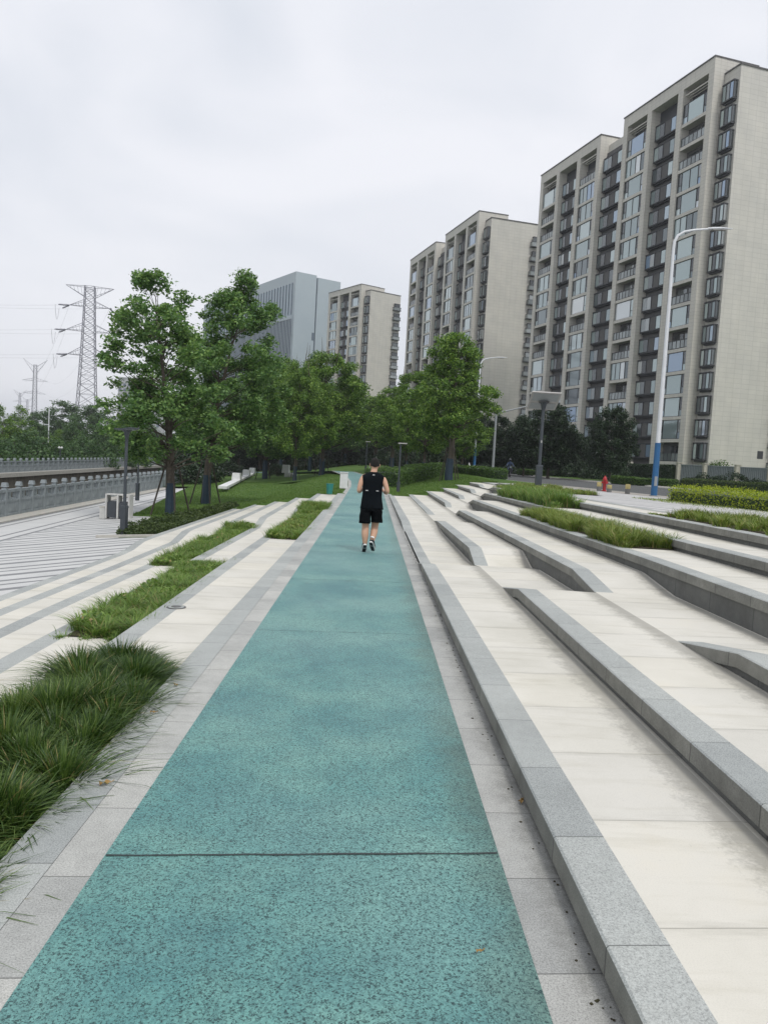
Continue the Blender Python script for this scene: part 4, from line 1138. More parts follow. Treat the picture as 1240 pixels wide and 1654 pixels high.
for i in range(2, 8):
    e = W1[i]+Vector((-190, -40, 6)); o = wire(W1[i], e, 7).build('power_line')
    nmz = ['lowest', 'middle', 'upper']
    tag(o, '%s power line leaving the largest pylon to the left, %s circuit' % ({2: 'upper', 3: 'upper', 4: 'middle', 5: 'middle', 6: 'lowest', 7: 'lowest'}[i], 'near' if i % 2 else 'far'), 'power line', 'power lines')
for i, j in ((2, 2), (3, 3), (4, 4), (5, 5)):
    o = wire(W1[i], W2[j], 9, .02).build('power_line')
    tag(o, '%s power line strung between the largest and second pylons, %s side' % ('upper' if i < 4 else 'lower', 'left' if i % 2 == 0 else 'right'), 'power line', 'power lines')

# ------------------------------------------------------------------ stone railings along the river
def railing(f, y0, y1, zf, label, step=1.35, h=1.06):
    root = empty('stone_railing', (0, 0, 0), 0, label, 'railing', 'stone railings of the river')
    ys = list(np.arange(y0, y1, step)); post0 = panel0 = None
    ang = math.atan2(f(y1)-f(y0), y1-y0)
    for i, y in enumerate(ys):
        x = f(y); z = zf(x, y)
        if post0 is None:
            m = MB(); m.mat('rail_stone'); m.box(-.09, .09, -.09, .09, -.05, h); m.box(-.06, .06, -.06, .06, h, h+.05); m.box(-.115, .115, -.115, .115, h+.05, h+.10, taper=.02); m.box(-.10, .10, -.10, .10, h+.105, h+.20, taper=.015)
            post0 = m.build('post', root); p = post0
            m = MB(); m.mat('rail_stone'); L_ = step/math.cos(ang); a = .09; e = L_-.09
            m.box(-.07, .07, a, e, h-.17, h-.06); m.box(-.05, .05, a, e, .52, .60); m.box(-.07, .07, a, e, -.02, .08)
            m.box(-.03, .03, a, e, .08, .52)
            for q in (.28, .72): 
                c = a+(e-a)*q; m.box(-.045, .045, c-.06, c+.06, .60, .70); m.box(-.04, .04, c-.1, c+.1, .70, h-.17)
            c = a+(e-a)*.5; m.box(-.038, .038, c-.09, c+.09, .60, .67)
            for q0, q1 in ((.1, .46), (.54, .9)): m.box(-.042, .042, a+(e-a)*q0, a+(e-a)*q1, .15, .45)
            panel0 = m.build('panel', root); q = panel0
        else:
            p = post0.copy(); COL.objects.link(p); p.parent = root
            q = None
            if i < len(ys)-1: q = panel0.copy(); COL.objects.link(q); q.parent = root
        p.location = (x, y, z); p.rotation_euler.z = -ang
        if q: q.location = (x, y, z); q.rotation_euler.z = -ang
    return root
railing(lambda Y: railx(Y), 20.95, 94, lambda x, y: plaza(railx(y), y)+.09, 'grey carved stone railing on the near bank beside the striped plaza')
railing(lambda Y: farx(Y), 48, 124, lambda x, y: ZB+.02, 'grey carved stone railing on the far bank above the brown river wall')
HAZE = 0.00034

# ------------------------------------------------------------------ trees
def put(root, loc, s=1.0, rz_=0.0, sz=None):
    root.location = loc; root.scale = (s, s, sz or s); root.rotation_euler = (0, 0, rz_); return root
q = gp(275, 832)
t1 = make_tree('plane_tree', 9.35, 2.1, .17, [(0, 1.1), (.07, 2.2), (.2, 2.45), (.32, 1.9), (.42, 2.0), (.55, 2.1), (.7, 1.75), (.84, 1.1), (1, .35)], 165, 210, .46, 'leaf_plane', .155, 21,
     'leftmost tall green tree with navy-painted trunk, right behind the dark lamp post', group='tall trees on the left lawn', paint=1.25, stakes=4, lean=(-.95, 0))
put(t1, q)
q = gp(332, 814)
t2 = make_tree('plane_tree', 11.0, 2.9, .18, [(0, 1.4), (.1, 2.8), (.25, 3.1), (.4, 2.7), (.55, 2.4), (.7, 1.9), (.85, 1.2), (1, .35)], 205, 220, .50, 'leaf_plane', .165, 22,
     'second tall green tree from the left, its top overlapping the office block', group='tall trees on the left lawn', paint=1.4, stakes=4, lean=(1.5, 0))
put(t2, q, 1.0, 0)
q = gp(428, 773)
t3 = make_tree('camphor_tree', 9.5, 1.9, .19, [(0, 1.6), (.15, 3.2), (.4, 3.5), (.65, 3.0), (.85, 1.9), (1, .6)], 190, 260, .68, 'leaf_plane', .20, 23,
     'green tree with navy-painted trunk between the bench row and the second tall tree', group='round trees behind the left lawn', paint=1.5, stakes=3)
sc = (773-588)*q.y/1245/9.5; put(t3, q, sc, .7, sc)
q = gp(519, 767)
t5 = make_tree('camphor_tree', 11.0, 2.6, .22, [(0, 1.8), (.12, 3.4), (.35, 4.3), (.6, 4.1), (.8, 3.1), (.93, 1.9), (1, .8)], 240, 230, .70, 'leaf_camphor', .20, 24,
     'broad dome-shaped tree left of the track bend, in front of the smallest tower', group='round trees behind the left lawn', paint=1.5, stakes=3, twigs=9)
sc = (767-573)*q.y/1245/11.0; put(t5, q, sc, 0)
print('t5', q, sc, 't3', gp(428, 773))
def clone(src, px, py, ytop, H0, label, rz_, D=None, group=None, zbase=None, wide=1.0):
    if D is None: q = gp(px, py)
    else:
        q = at(px, py, D)
        if zbase is not None: q.z = zbase
    yh = 706.5+.0559*px; ztop = 1.65-(ytop-yh)*q.y/1245; s = (ztop-q.z)/H0
    c = copy_tree(src, None, label); c.location = q; c.scale = (s*wide, s*wide, s); c.rotation_euler = (0, 0, rz_)
    if group: c['group'] = group
    return c
clone(t5, 476, 779, 590, 11, 'tree with a navy trunk just left of the dome-shaped tree', 2.1, wide=.72)
clone(t5, 452, 764, 584, 11, 'tree between the second tall tree and the dome-shaped tree, half hidden', 4.0, D=84, zbase=-.6, wide=.8)
clone(t3, 500, 760, 600, 9.5, 'slender tree behind the dome-shaped tree', 1.1, D=100, zbase=-.3, wide=.8)
clone(t3, 556, 756, 612, 9.5, 'tree just right of the dome-shaped tree, left of the track bend', 3.3, D=118, zbase=.0, wide=.9)
# right group
q = at(725, 772, 46); q.z = G(q.x, q.y)
C1 = make_tree('camphor_tree', 9.0, 2.7, .21, [(0, .9), (.1, 1.9), (.3, 2.2), (.55, 2.2), (.75, 1.85), (.92, 1.15), (1, .45)], 165, 230, .50, 'leaf_camphor', .165, 31,
     'big round bright green tree with navy trunk right of the track', group='round trees right of the track', paint=1.35, stakes=4, lean=(.1, 0))
sc = (772-537)*q.y/1245/9.0; put(C1, q, sc)
C2 = make_tree('camphor_tree', 8.5, 2.0, .14, [(0, .9), (.1, 1.9), (.3, 2.6), (.5, 2.4), (.7, 1.9), (.88, 1.1), (1, .4)], 130, 220, .52, 'leaf_camphor', .17, 32,
     'lighter sparse tree left of the big round tree, bare twigs on top', group='round trees right of the track', paint=1.1, stakes=3, twigs=10)
q = at(684, 762, 56); q.z = G(q.x, q.y); sc = (762-592)*q.y/1245/8.5; put(C2, q, sc)
clone(C2, 655, 760, 603, 8.5, 'sparse light tree second to the left of the big round tree', 2.0, D=66, zbase=.5, group='round trees right of the track')
clone(C1, 632, 757, 626, 9.0, 'low tree over the track bend below the smallest tower', 1.0, D=82, zbase=.5, group='round trees right of the track', wide=1.1)
clone(C1, 606, 756, 640, 9.0, 'tree straight above the runner behind the bend of the track', 4.4, D=100, zbase=.4, group='round trees right of the track', wide=1.1)
clone(C2, 745, 760, 640, 8.5, 'small tree behind the big round tree, near the white and blue pole', 3.0, D=66, zbase=.7, group='round trees right of the track', wide=1.1)
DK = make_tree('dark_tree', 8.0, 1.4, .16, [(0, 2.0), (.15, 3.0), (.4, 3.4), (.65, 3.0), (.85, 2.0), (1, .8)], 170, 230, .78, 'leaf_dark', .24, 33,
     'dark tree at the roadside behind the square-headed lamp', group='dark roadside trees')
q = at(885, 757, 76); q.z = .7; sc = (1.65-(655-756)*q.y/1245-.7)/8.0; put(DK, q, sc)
for k, (px, yt, D, wd, lab) in enumerate([(985, 657, 72, .72, 'dark tree left of the white and blue street lamp, its crown against the nearest tower'), (930, 700, 96, 1.0, 'low dark tree between the two darker roadside crowns'),
        (845, 672, 84, .8, 'dark tree left of the square-headed lamp behind the scooter rider'), (803, 672, 88, .8, 'dark tree behind the grey lamp arm'), (762, 668, 92, .8, 'dark tree at the foot of the middle tower behind the second street lamp')]):
    clone(DK, px, 757, yt, 8, lab, 1.3*k+.4, D=D, zbase=.7, wide=wd)
# shaded backdrop wood beyond the bend: separate trees
for k, (px, yt, D, wd) in enumerate([(420, 640, 120, 1.2), (462, 650, 130, 1.2), (505, 660, 140, 1.2), (548, 655, 150, 1.2), (588, 668, 150, 1.3), (624, 660, 140, 1.3), (662, 650, 125, 1.2), (700, 640, 112, 1.2), (735, 668, 110, 1.1), (385, 660, 110, 1.1), (345, 670, 100, 1.1), (315, 690, 90, 1.0)]):
    w = ['first', 'second', 'third', 'fourth', 'fifth', 'sixth', 'seventh', 'eighth', 'ninth', 'tenth', 'eleventh', 'twelfth']
    names = {0: 'above the upper end of the white bench row', 1: 'behind the dark box shrub', 2: 'behind the dome-shaped tree', 3: 'behind the white cabinet and left bank of the track', 4: 'straight beyond the bend of the track',
             5: 'above the right shoulder of the runner', 6: 'behind the thin path lamp', 7: 'left behind the big round tree', 8: 'right behind the big round tree', 9: 'between the two tall trees and the bench row', 10: 'between the trunks of the two tall trees', 11: 'just right of the leftmost tall trunk'}
    clone(DK, px, 757, yt, 8, 'dark tree of the shaded backdrop, '+names[k], 1.9*k, D=D, zbase=-.6 if px < 560 else .3, wide=wd, group='dark backdrop trees')
# low dark shrubs scaled up, near-black leaves standing for the shade under the crowns
SH = shrub('dark_shrub', (0, 0, 0), 3.0, 2.2, 2.6, 'leaf_dark', .22, 5200, 50, 'dark shrub under the crowns straight beyond the bend of the track', group='dark shrubs filling the shade under the crowns')
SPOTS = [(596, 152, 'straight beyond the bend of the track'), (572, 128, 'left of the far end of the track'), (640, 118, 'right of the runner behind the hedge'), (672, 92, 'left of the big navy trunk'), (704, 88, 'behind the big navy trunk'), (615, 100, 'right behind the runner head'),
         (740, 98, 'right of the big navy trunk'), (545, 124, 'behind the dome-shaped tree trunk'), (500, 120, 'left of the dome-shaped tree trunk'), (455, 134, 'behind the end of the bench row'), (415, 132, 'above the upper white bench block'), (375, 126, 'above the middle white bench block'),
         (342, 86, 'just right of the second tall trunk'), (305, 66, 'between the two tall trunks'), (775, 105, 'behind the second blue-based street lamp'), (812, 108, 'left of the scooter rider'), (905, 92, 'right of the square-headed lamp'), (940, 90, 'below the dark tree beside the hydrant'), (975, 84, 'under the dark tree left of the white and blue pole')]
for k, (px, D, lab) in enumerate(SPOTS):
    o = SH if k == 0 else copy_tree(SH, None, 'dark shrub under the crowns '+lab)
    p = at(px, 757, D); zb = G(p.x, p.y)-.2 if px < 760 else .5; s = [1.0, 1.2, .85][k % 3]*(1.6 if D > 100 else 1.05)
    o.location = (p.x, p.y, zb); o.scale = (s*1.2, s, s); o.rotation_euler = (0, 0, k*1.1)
# far bank vegetation
FB = make_tree('far_tree', 9.0, 1.0, .16, [(0, 2.2), (.2, 3.3), (.45, 3.7), (.7, 3.1), (.88, 2.0), (1, .8)], 95, 150, .95, 'leaf_far', .30, 35,
     'large round tree on the far bank below the largest pylon', group='trees on the far bank')
FC = make_tree('far_tree', 9.0, 1.6, .12, [(0, 1.2), (.2, 2.0), (.45, 2.1), (.7, 1.5), (.88, .9), (1, .25)], 60, 120, .7, 'leaf_camphor', .24, 36,
     'slim light green tree on the far bank at the left edge', group='trees on the far bank')
FA = [(98, 651, 190, 1.3, FB, 'large round tree on the far bank left of the largest pylon'), (140, 658, 170, 1.1, FB, None), (30, 650, 92, .9, FC, None), (4, 648, 90, .9, FC, 'light green tree cut by the left edge of the photo'),
      (55, 684, 110, 1.1, FB, 'dark green bushy tree on the far bank right of the slim light tree'), (90, 690, 108, 1.0, FC, 'small light green tree on the far bank beneath the round tree'), (118, 684, 120, 1.1, FB, 'bushy tree on the far bank left of the largest pylon foot'),
      (150, 688, 115, 1.1, FB, 'bushy tree on the far bank at the foot of the largest pylon'), (182, 684, 125, 1.1, FB, 'bushy tree on the far bank left of the dark lamp post'), (212, 686, 130, 1.1, FB, 'bushy tree on the far bank behind the dark lamp post'),
      (245, 690, 135, 1.1, FB, 'bushy tree on the far bank right of the dark lamp post'), (285, 695, 140, 1.1, FB, 'tree on the far bank behind the leftmost navy trunk'), (15, 690, 105, 1.1, FB, 'dark bushy tree on the far bank at the left edge'), (172, 664, 200, 1.0, FB, 'farther tree on the far bank right of the largest pylon foot'),
      (60, 668, 240, 1.2, FB, 'distant tree under the second pylon'), (20, 672, 260, 1.2, FB, 'distant tree left of the second pylon')]
for k, (px, yt, D, wd, src, lab) in enumerate(FA):
    p = at(px, 745, D); p.z = -1.25; yh = 706.5+.0559*px; s = (1.65-(yt-yh)*D/1245+1.25)/9.0
    o = src if lab is None else copy_tree(src, None, lab)
    o.location = p; o.scale = (s*wd, s*wd, s); o.rotation_euler = (0, 0, 1.7*k)
BS = shrub('far_shrub', (0, 0, 0), 3.2, 2.4, 2.7, 'leaf_far', .26, 4200, 51, 'dark round shrub on the far bank above the railing at the left edge', group='shrubs behind the far railing')
for k, px in enumerate([8, 38, 64, 92, 112, 135, 160, 185, 210, 232, 258, 285]):
    w = ['', 'below the slim light tree', 'right of the slim light tree', 'left of the two globe lights', 'right of the two globe lights', 'below the left leg of the largest pylon', 'below the right leg of the largest pylon', 'above the litter bins', 'behind the dark lamp post', 'right of the dark lamp post', 'left of the leftmost navy trunk', 'behind the leftmost navy trunk'][k]
    o = BS if k == 0 else copy_tree(BS, None, 'dark round shrub behind the far railing '+w)
    D = 80+px*.12+(k % 3)*5; p = at(px, 745, D); s = [.95, 1.15, 1.05, .9][k % 4]
    o.location = (min(p.x, farx(D)-2.5), D, -1.35); o.scale = (s*1.2, s, s*(1.1+.12*(k % 2))); o.rotation_euler = (0, 0, k*.9)

# hedges and planting
def pth(pxs, zf=None): return [tuple(gp(*p))[:2] for p in pxs]
hedge('curved_hedge', pth([(616, 786), (640, 782), (668, 776), (694, 769)]), 2.0, .85, .98, 'leaf_hedge', .10, 14000, 61, 'curved clipped hedge right of the runner with a bright top')
hedge('low_hedge', [(6.2, 59), (7.2, 57), (8.3, 53.5), (8.4, 50.5)], 1.1, .56, .66, 'leaf_hedge', .10, 6500, 62, 'low clipped hedge right of the big round tree beside the road')
def rowpath(pa, pb, D0, D1): 
    a = at(pa, 780, D0); c = at(pb, 780, D1); return [(a.x+(c.x-a.x)*t, a.y+(c.y-a.y)*t) for t in (0, .33, .66, 1)]
hedge('low_hedge', rowpath(838, 890, 93, 90), 1.2, .55, .65, 'leaf_hedge', .13, 4500, 63, 'low clipped hedge across the road, left of the square-headed lamp', zf=lambda x, y: .7)
hedge('low_hedge', rowpath(993, 1088, 66, 61), 1.2, .50, .60, 'leaf_hedge', .11, 6500, 64, 'low clipped hedge across the road behind the white and blue pole', zf=lambda x, y: .7)
hedge('dark_hedge', rowpath(1103, 1330, 59, 56), 1.6, .66, .74, 'leaf_cover', .11, 9000, 65, 'dark clipped hedge across the road above the lime hedge', zf=lambda x, y: .7)
hedge('lime_hedge', [(11.0, 26.6), (11.7, 22.5), (12.8, 17.5), (14.2, 12), (15.5, 7)], 1.35, .47, .60, 'leaf_lime', .055, 30000, 66, 'yellow-lime hedge at the right edge in front of the road', zf=lambda x, y: .70, rough=.12)
sheet('planted_ground', [[(max(9.4, near_edge(Y)-7.5), Y, .72), (near_edge(Y)-.02, Y, .726)] for Y in (-4, 5, 12, 18, 22, 25, 27.2)], 'soil')
tag(bed('grass', 9.3, 12.2, 14.5, 27.5, lambda x, y: .72, 260, .12, 'grass_olive', 67, 'short rough grass along the foot of the lime hedge', soil=False, width=.02, lean=.6), kind='stuff')
for k, (px, yt, yb, D, rx, lab) in enumerate([(1132, 764, 779, 64, 1.7, 'small dark shrub before the grey fence left of the second fence post'), (1158, 766, 779, 64, 1.7, 'low dark shrub before the grey fence right of the second fence post'), (1191, 759, 780, 62, 2.0, 'round clipped dark shrub before the grey fence'),
        (1228, 766, 780, 60, 1.9, 'low dark shrub at the right end of the grey fence'), (1112, 768, 779, 66, 1.0, 'smallest dark shrub at the left end of the grey fence')]):
    p = at(px, yb, D); s = shrub('fence_shrub', (p.x, p.y, .65), rx*.62, 1.0, (yb-yt)*D/1245+.5, 'leaf_dark', .12, 2600, 70+k, lab, group='shrubs before the grey fence')
p = at(1153, 750, 84); shrub('leafy_shrub', (p.x, p.y, .7), 2.1, 1.6, 3.6, 'leaf_hedge', .22, 1500, 81, 'loose light green shrub rising above the grey fence by the side wall', cat='shrub')
# leaf cover strip along the left lawn edge
leafy_bed(-7.35, -5.84, 21.9, 35.0, lambda x, y: G(x, y), 26000, .38, 'leaf_cover', 71, 'knee-high leafy ground cover around the feet of the two tall left trees', .075, poly=lambda x, y: x > -7.15+.065*(y-22)+.12*math.sin(3*y))
b = MB(); b.mat('coping')
ed = [(-6.98, 21.75), (-5.83, 21.75)]
b.bar((-7.6, 21.72, plaza(-7.6, 21.7)+.02), (-5.83, 21.72, plaza(-5.83, 21.7)+.03), .12, .10)
tag(b.build('bed_kerb'), kind='structure')
p = gp(449, 769); shrub('box_shrub', (p.x, p.y, p.z), 1.1, .9, 1.25, 'leaf_dark', .10, 3500, 72, 'dark boxy shrub beside the white bench block on the left lawn')

# ------------------------------------------------------------------ garden wall / fence on the right
def fence():
    pts = [(at(px, 752, D)) for px, D in ((1360, 65), (1300, 67), (1245, 69), (1191, 71.5), (1139, 74.5), (1096, 77))]
    root = empty('boundary_fence', (0, 0, 0), 0, 'grey panel fence with pale posts in front of the nearest tower', 'fence'); z0 = .6; z1 = 2.78
    for i, p in enumerate(pts):
        m = MB(); m.mat('fence_post'); m.box(p.x-.22, p.x+.22, p.y-.22, p.y+.22, z0-.3, z1+.08); m.box(p.x-.27, p.x+.27, p.y-.27, p.y+.27, z1+.08, z1+.16); m.build('post', root)
        if i < len(pts)-1:
            c = pts[i+1]; d = (c-p); m = MB(); m.mat('fence_grey'); n = int(d.length/.18)
            for k in range(n):
                t = (k+.5)/n; x = p.x+d.x*t; y = p.y+d.y*t; m.bar((x, y, z0+.25), (x, y, z1-.1), .13, .04)
            m.bar((p.x, p.y, z1-.06), (c.x, c.y, z1-.06), .12, .08); m.bar((p.x, p.y, z0+.3), (c.x, c.y, z0+.3), .1, .08)
            a_ = Vector((p.x, p.y+.06, 0)); c_ = Vector((c.x, c.y+.06, 0)); m.add([a_+Vector((0, .05, z0)), c_+Vector((0, .05, z0)), c_+Vector((0, .05, z1-.1)), a_+Vector((0, .05, z1-.1))], [(0, 1, 2, 3)])
            m.build('panel', root)
    pts2 = [(at(px, 752, D)) for px, D in ((1094, 77), (1017, 88), (951, 106), (883, 126))]
    for i in range(3):
        a, c = pts2[i], pts2[i+1]
        hedge('screen_hedge', [(a.x+(c.x-a.x)*t, a.y+(c.y-a.y)*t) for t in (.03, .5, .97)], 1.0, 1.95, 2.05, 'leaf_dark', .16, 6500, 90+i, 'tall dark screen hedge '+['right of the white and blue pole, beside the grey fence', 'behind the dark tree left of the white and blue pole', 'far behind the square-headed lamp'][i], group='tall screen hedges before the towers', zf=lambda x, y: .6)
        m = MB(); m.mat('fence_post'); m.box(c.x-.25, c.x+.25, c.y-.25, c.y+.25, .3, 2.9); tag(m.build('gate_post'), 'pale stone post '+['between the nearest and middle screen hedges', 'between the middle and farthest screen hedges', 'at the far end of the screen hedges'][i], 'post', 'pale posts of the screen hedges')
fence()

# ------------------------------------------------------------------ lamps
def tall_lamp(loc, Hh, label, az, blue=2.25, arm=2.1, headon=True):
    root = empty('street_lamp', loc, az, label, 'street lamp', 'tall white street lamps with blue bases')
    m = MB(); m.mat('pole_white'); m.tube([(0, 0, blue), (0, 0, Hh*.55), (0, 0, Hh-.8)], [.095, .08, .062], 14)
    pts = [Vector((0, 0, Hh-.8)), Vector((.02, 0, Hh-.45)), Vector((.14, 0, Hh-.2)), Vector((.40, 0, Hh-.03)), Vector((.8, 0, Hh+.06)), Vector((arm-.75, 0, Hh+.12))]
    m.tube(pts, [.062, .06, .056, .05, .045, .038], 12); m.build('pole', root)
    m = MB(); m.mat('pole_blue'); m.tube([(0, 0, -.1), (0, 0, blue+.002)], [.135, .118], 16); m.mat('pole_grey'); m.tube([(0, 0, -.05), (0, 0, .05)], .2, 8); m.box(-.06, .06, -.137, -.12, .45, .85); m.build('blue_base', root)
    m = MB(); m.mat('pole_white'); z = Hh+.13
    rings = []
    for t, w, h in ((0, .05, .05), (.25, .10, .07), (.55, .14, .06), (1, .03, .02)): x = arm-.78+t*1.0; rings.append([(x, w*c, z+.04*t+h*s_) for c, s_ in ((-1, 0), (-.6, .8), (.6, .8), (1, 0), (.6, -.5), (-.6, -.5))])
    m.loft(rings); m.mat('lamp_head'); m.box(arm-.6, arm-.05, -.09, .09, z-.045, z-.02); m.build('lamp_head', root)
    return root
q = P(1055, 802, .70); tall_lamp((q.x, q.y, .70), 10.55*q.y/31.0, 'nearest tall white street lamp with blue base on the right', -.05)
q = at(765, 757, 66); tall_lamp((q.x, q.y, .7), 9.9, 'farther tall white street lamp rising out of the big round tree', -.05, arm=2.0)
q = at(795, 762, 70); root = empty('traffic_pole', (q.x, q.y, .7), .05, 'plain grey lamp pole with one long arm rising to the right', 'street lamp')
m = MB(); m.mat('pole_grey'); m.tube([(0, 0, -.1), (0, 0, 5.7)], [.13, .095], 12); m.build('pole', root)
m = MB(); m.mat('pole_grey'); m.tube([(0, 0, 5.55), (.5, 0, 5.75), (3.9, 0, 6.75)], [.08, .07, .05], 10); m.build('arm', root)
m = MB(); m.mat('lamp_head'); m.box(3.8, 4.5, -.12, .12, 6.72, 6.84); m.build('lamp_head', root)

def square_lamp(loc, label, rz_=0, s=1.0, tilt=31, hw=.62):
    root = empty('park_lamp', loc, rz_, label, 'park lamp', 'dark park lamps'); root.scale = (1 if hw > .5 else .62, 1 if hw > .5 else .62, s); m = MB(); m.mat('lamp_metal')
    m.box(-.125, .125, -.125, .125, -.05, 1.02); m.box(-.14, .14, -.14, .14, 1.02, 1.10, taper=.01); m.tube([(0, 0, 1.1), (0, 0, 3.0), (0, 0, 3.45)], [.075, .07, .075], 12)
    m.tube([(0, 0, 3.45), (0, 0, 3.7), (0, 0, 3.78)], [.075, .13, .24], 12)
    m.mat('lamp_head'); m.box(-.03, .03, -.082, -.076, 2.05, 2.15); m.build('pole', root)
    for sy in (-1, 1):
        m = MB(); m.mat('lamp_head' if hw > .5 else 'lamp_metal'); M_ = Matrix.Translation((0, 0, 3.80)) @ Matrix.Rotation(math.radians(-tilt+sy*4), 4, 'X')
        m.box(-hw, hw, .0 if sy > 0 else -hw, hw if sy > 0 else .0, -.02, .035, M=M_)
        m.mat('pole_grey'); m.box(-hw+.08, hw-.08, .08 if sy > 0 else -hw+.08, hw-.08 if sy > 0 else -.08, -.034, -.023, M=M_); m.build('lamp_panel', root)
    return root
q = P(868, 790, .72); square_lamp((q.x, q.y, .66), 'dark lamp post with a folded square head on the right behind the grass beds', .0)
q = gp(200, 865); square_lamp((q.x, q.y, q.z-.02), 'nearest dark lamp post on the left, its head against the tree leaves', 1.3, .80, 4, .40)
q = gp(222, 808); square_lamp((q.x, q.y, q.z-.02), 'second dark lamp post on the left beside the leftmost tall tree', 1.3, .85, 4, .40)
def path_lamp(px, py, ytop, D, label):
    q = at(px, py, D); q.z = G(q.x, q.y); h = (py-ytop)*D/1245; root = empty('path_lamp', q, 0, label, 'path lamp', 'thin path lamps by the track'); m = MB(); m.mat('lamp_metal')
    m.tube([(0, 0, -.1), (0, 0, .5)], .085, 10); m.tube([(0, 0, .5), (0, 0, h)], .04, 8); m.build('pole', root)
    m = MB(); m.mat('lamp_head'); m.box(-.12, .30, -.12, .12, h, h+.05); m.build('lamp_head', root)
path_lamp(643, 788, 710, 37, 'thin path lamp in front of the curved hedge')
path_lamp(590, 766, 717, 62, 'thin path lamp at the bend of the track left of the runner head')

# ------------------------------------------------------------------ small street furniture
q = gp(192, 837)
root = empty('litter_bin', q, -.05, 'pair of dark litter bins in a pale frame beside the nearest left lamp post', 'litter bin')
m = MB(); m.mat('concrete_light')
for x in (-.45, -.02, .40): m.box(x, x+.06, -.2, .2, 0, .86)
m.box(-.45, .46, -.2, .2, .86, .90); m.build('frame', root)
for x in (-.37, .06):
    m = MB(); m.mat('bin_panel'); m.box(x, x+.32, -.17, .17, .03, .60); m.box(x+.02, x+.30, -.15, .15, .60, .63); m.build('bin', root)
q = gp(169, 837); m = MB(); m.mat('concrete_light'); m.box(-.13, .13, -.16, .16, 0, .40); m.mat('coping'); m.box(-.14, .14, -.17, .17, .40, .45); o = m.build('ash_box', loc=q); tag(o, 'small pale stone box left of the litter bins', 'stone box')
q = gp(554.5, 790); root = empty('utility_cabinet', q, .05, 'white utility cabinet standing beside the track at the bend', 'utility cabinet')
m = MB(); m.mat('concrete_white'); m.box(-.19, .19, -.16, .16, .04, .78, taper=.005); m.mat('lamp_head'); m.box(-.17, .17, -.14, .14, 0, .04); m.build('body', root)
m = MB(); m.mat('concrete_white'); m.box(-.21, .21, -.18, .18, .785, .82); m.build('lid', root)
q = gp(532, 798); m = MB(); m.mat('teal_plastic')
m.tube([(0, 0, 0), (0, 0, .04), (0, 0, .40), (0, 0, .44)], [.10, .125, .15, .155], 18, cap=False); m.tube([(0, 0, .42), (0, 0, .44)], [.165, .165], 18); o = m.build('plastic_tub', loc=q); tag(o, 'small teal tub on the lawn left of the white cabinet', 'tub')
# benches
a = gp(359, 795); c = gp(409, 768)
def bench(a, c, n, label, bh=.55):
    root = empty('stone_bench', a, 0, label, 'bench', 'white stone benches on the lawn'); d = (c-a); m = MB(); m.mat('concrete_white')
    m.bar((0, 0, .30), (d.x, d.y, d.z+.30), .55, .16); 
    for t in (.08, .5, .92): m.bar((d.x*t, d.y*t, d.z*t-.1), (d.x*t, d.y*t, d.z*t+.24), .3, .35)
    m.build('seat', root)
    for t in n:
        m = MB(); m.mat('concrete_white'); p = d*t; M_ = Matrix.Translation(p)
        m.box(-.34, .34, -.5, .5, .37, .37+bh, M=M_, taper=.05); m.build('block', root)
    return root
bench(a, c, (.32, .66, .94), 'long white stone bench with three blocks climbing the left lawn')
q = gp(461, 770); bench(q, q+Vector((1.0, -.3, .0)), (.02,), 'short white stone bench with one block between the navy trunks', .75)

def hydrant(q):
    root = empty('fire_hydrant', q, .3, 'red fire hydrant beside the road', 'fire hydrant'); m = MB(); m.mat('hydrant_red')
    m.tube([(0, 0, 0), (0, 0, .04)], .13, 14); m.tube([(0, 0, .04), (0, 0, .50)], .075, 14); m.tube([(0, 0, .50), (0, 0, .54)], .12, 14); m.tube([(0, 0, .54), (0, 0, .64), (0, 0, .69)], [.09, .075, .02], 14); m.tube([(0, 0, .69), (0, 0, .73)], .025, 6); m.build('barrel', root)
    for d in ((1, 0), (-1, 0), (0, -1)):
        m = MB(); m.mat('hydrant_red'); r = .05 if d[1] == 0 else .065; m.tube([(d[0]*.06, d[1]*.06, .41), (d[0]*.13, d[1]*.13, .41)], r*.8, 10); m.tube([(d[0]*.13, d[1]*.13, .41), (d[0]*.16, d[1]*.16, .41)], r, 10); m.build('outlet', root)
hydrant(P(975, 793.5, .72))
for px, py, h, lab in ((966.5, 793, .42, 'short yellow and grey bollard left of the red hydrant'), (983, 795, .33, 'lowest yellow and grey bollard touching the right side of the red hydrant'), (1012.5, 797.5, .42, 'yellow and grey bollard standing alone right of the red hydrant')):
    q = P(px, py, .72); root = empty('bollard', q, 0, lab, 'bollard', 'short yellow and grey bollards'); m = MB(); m.mat('bollard_grey'); m.tube([(0, 0, 0), (0, 0, h*.5)], .105, 14); m.build('base', root)
    m = MB(); m.mat('bollard_yellow'); m.tube([(0, 0, h*.5), (0, 0, h*.96), (0, 0, h)], [.107, .107, .09], 14); m.build('cap', root)
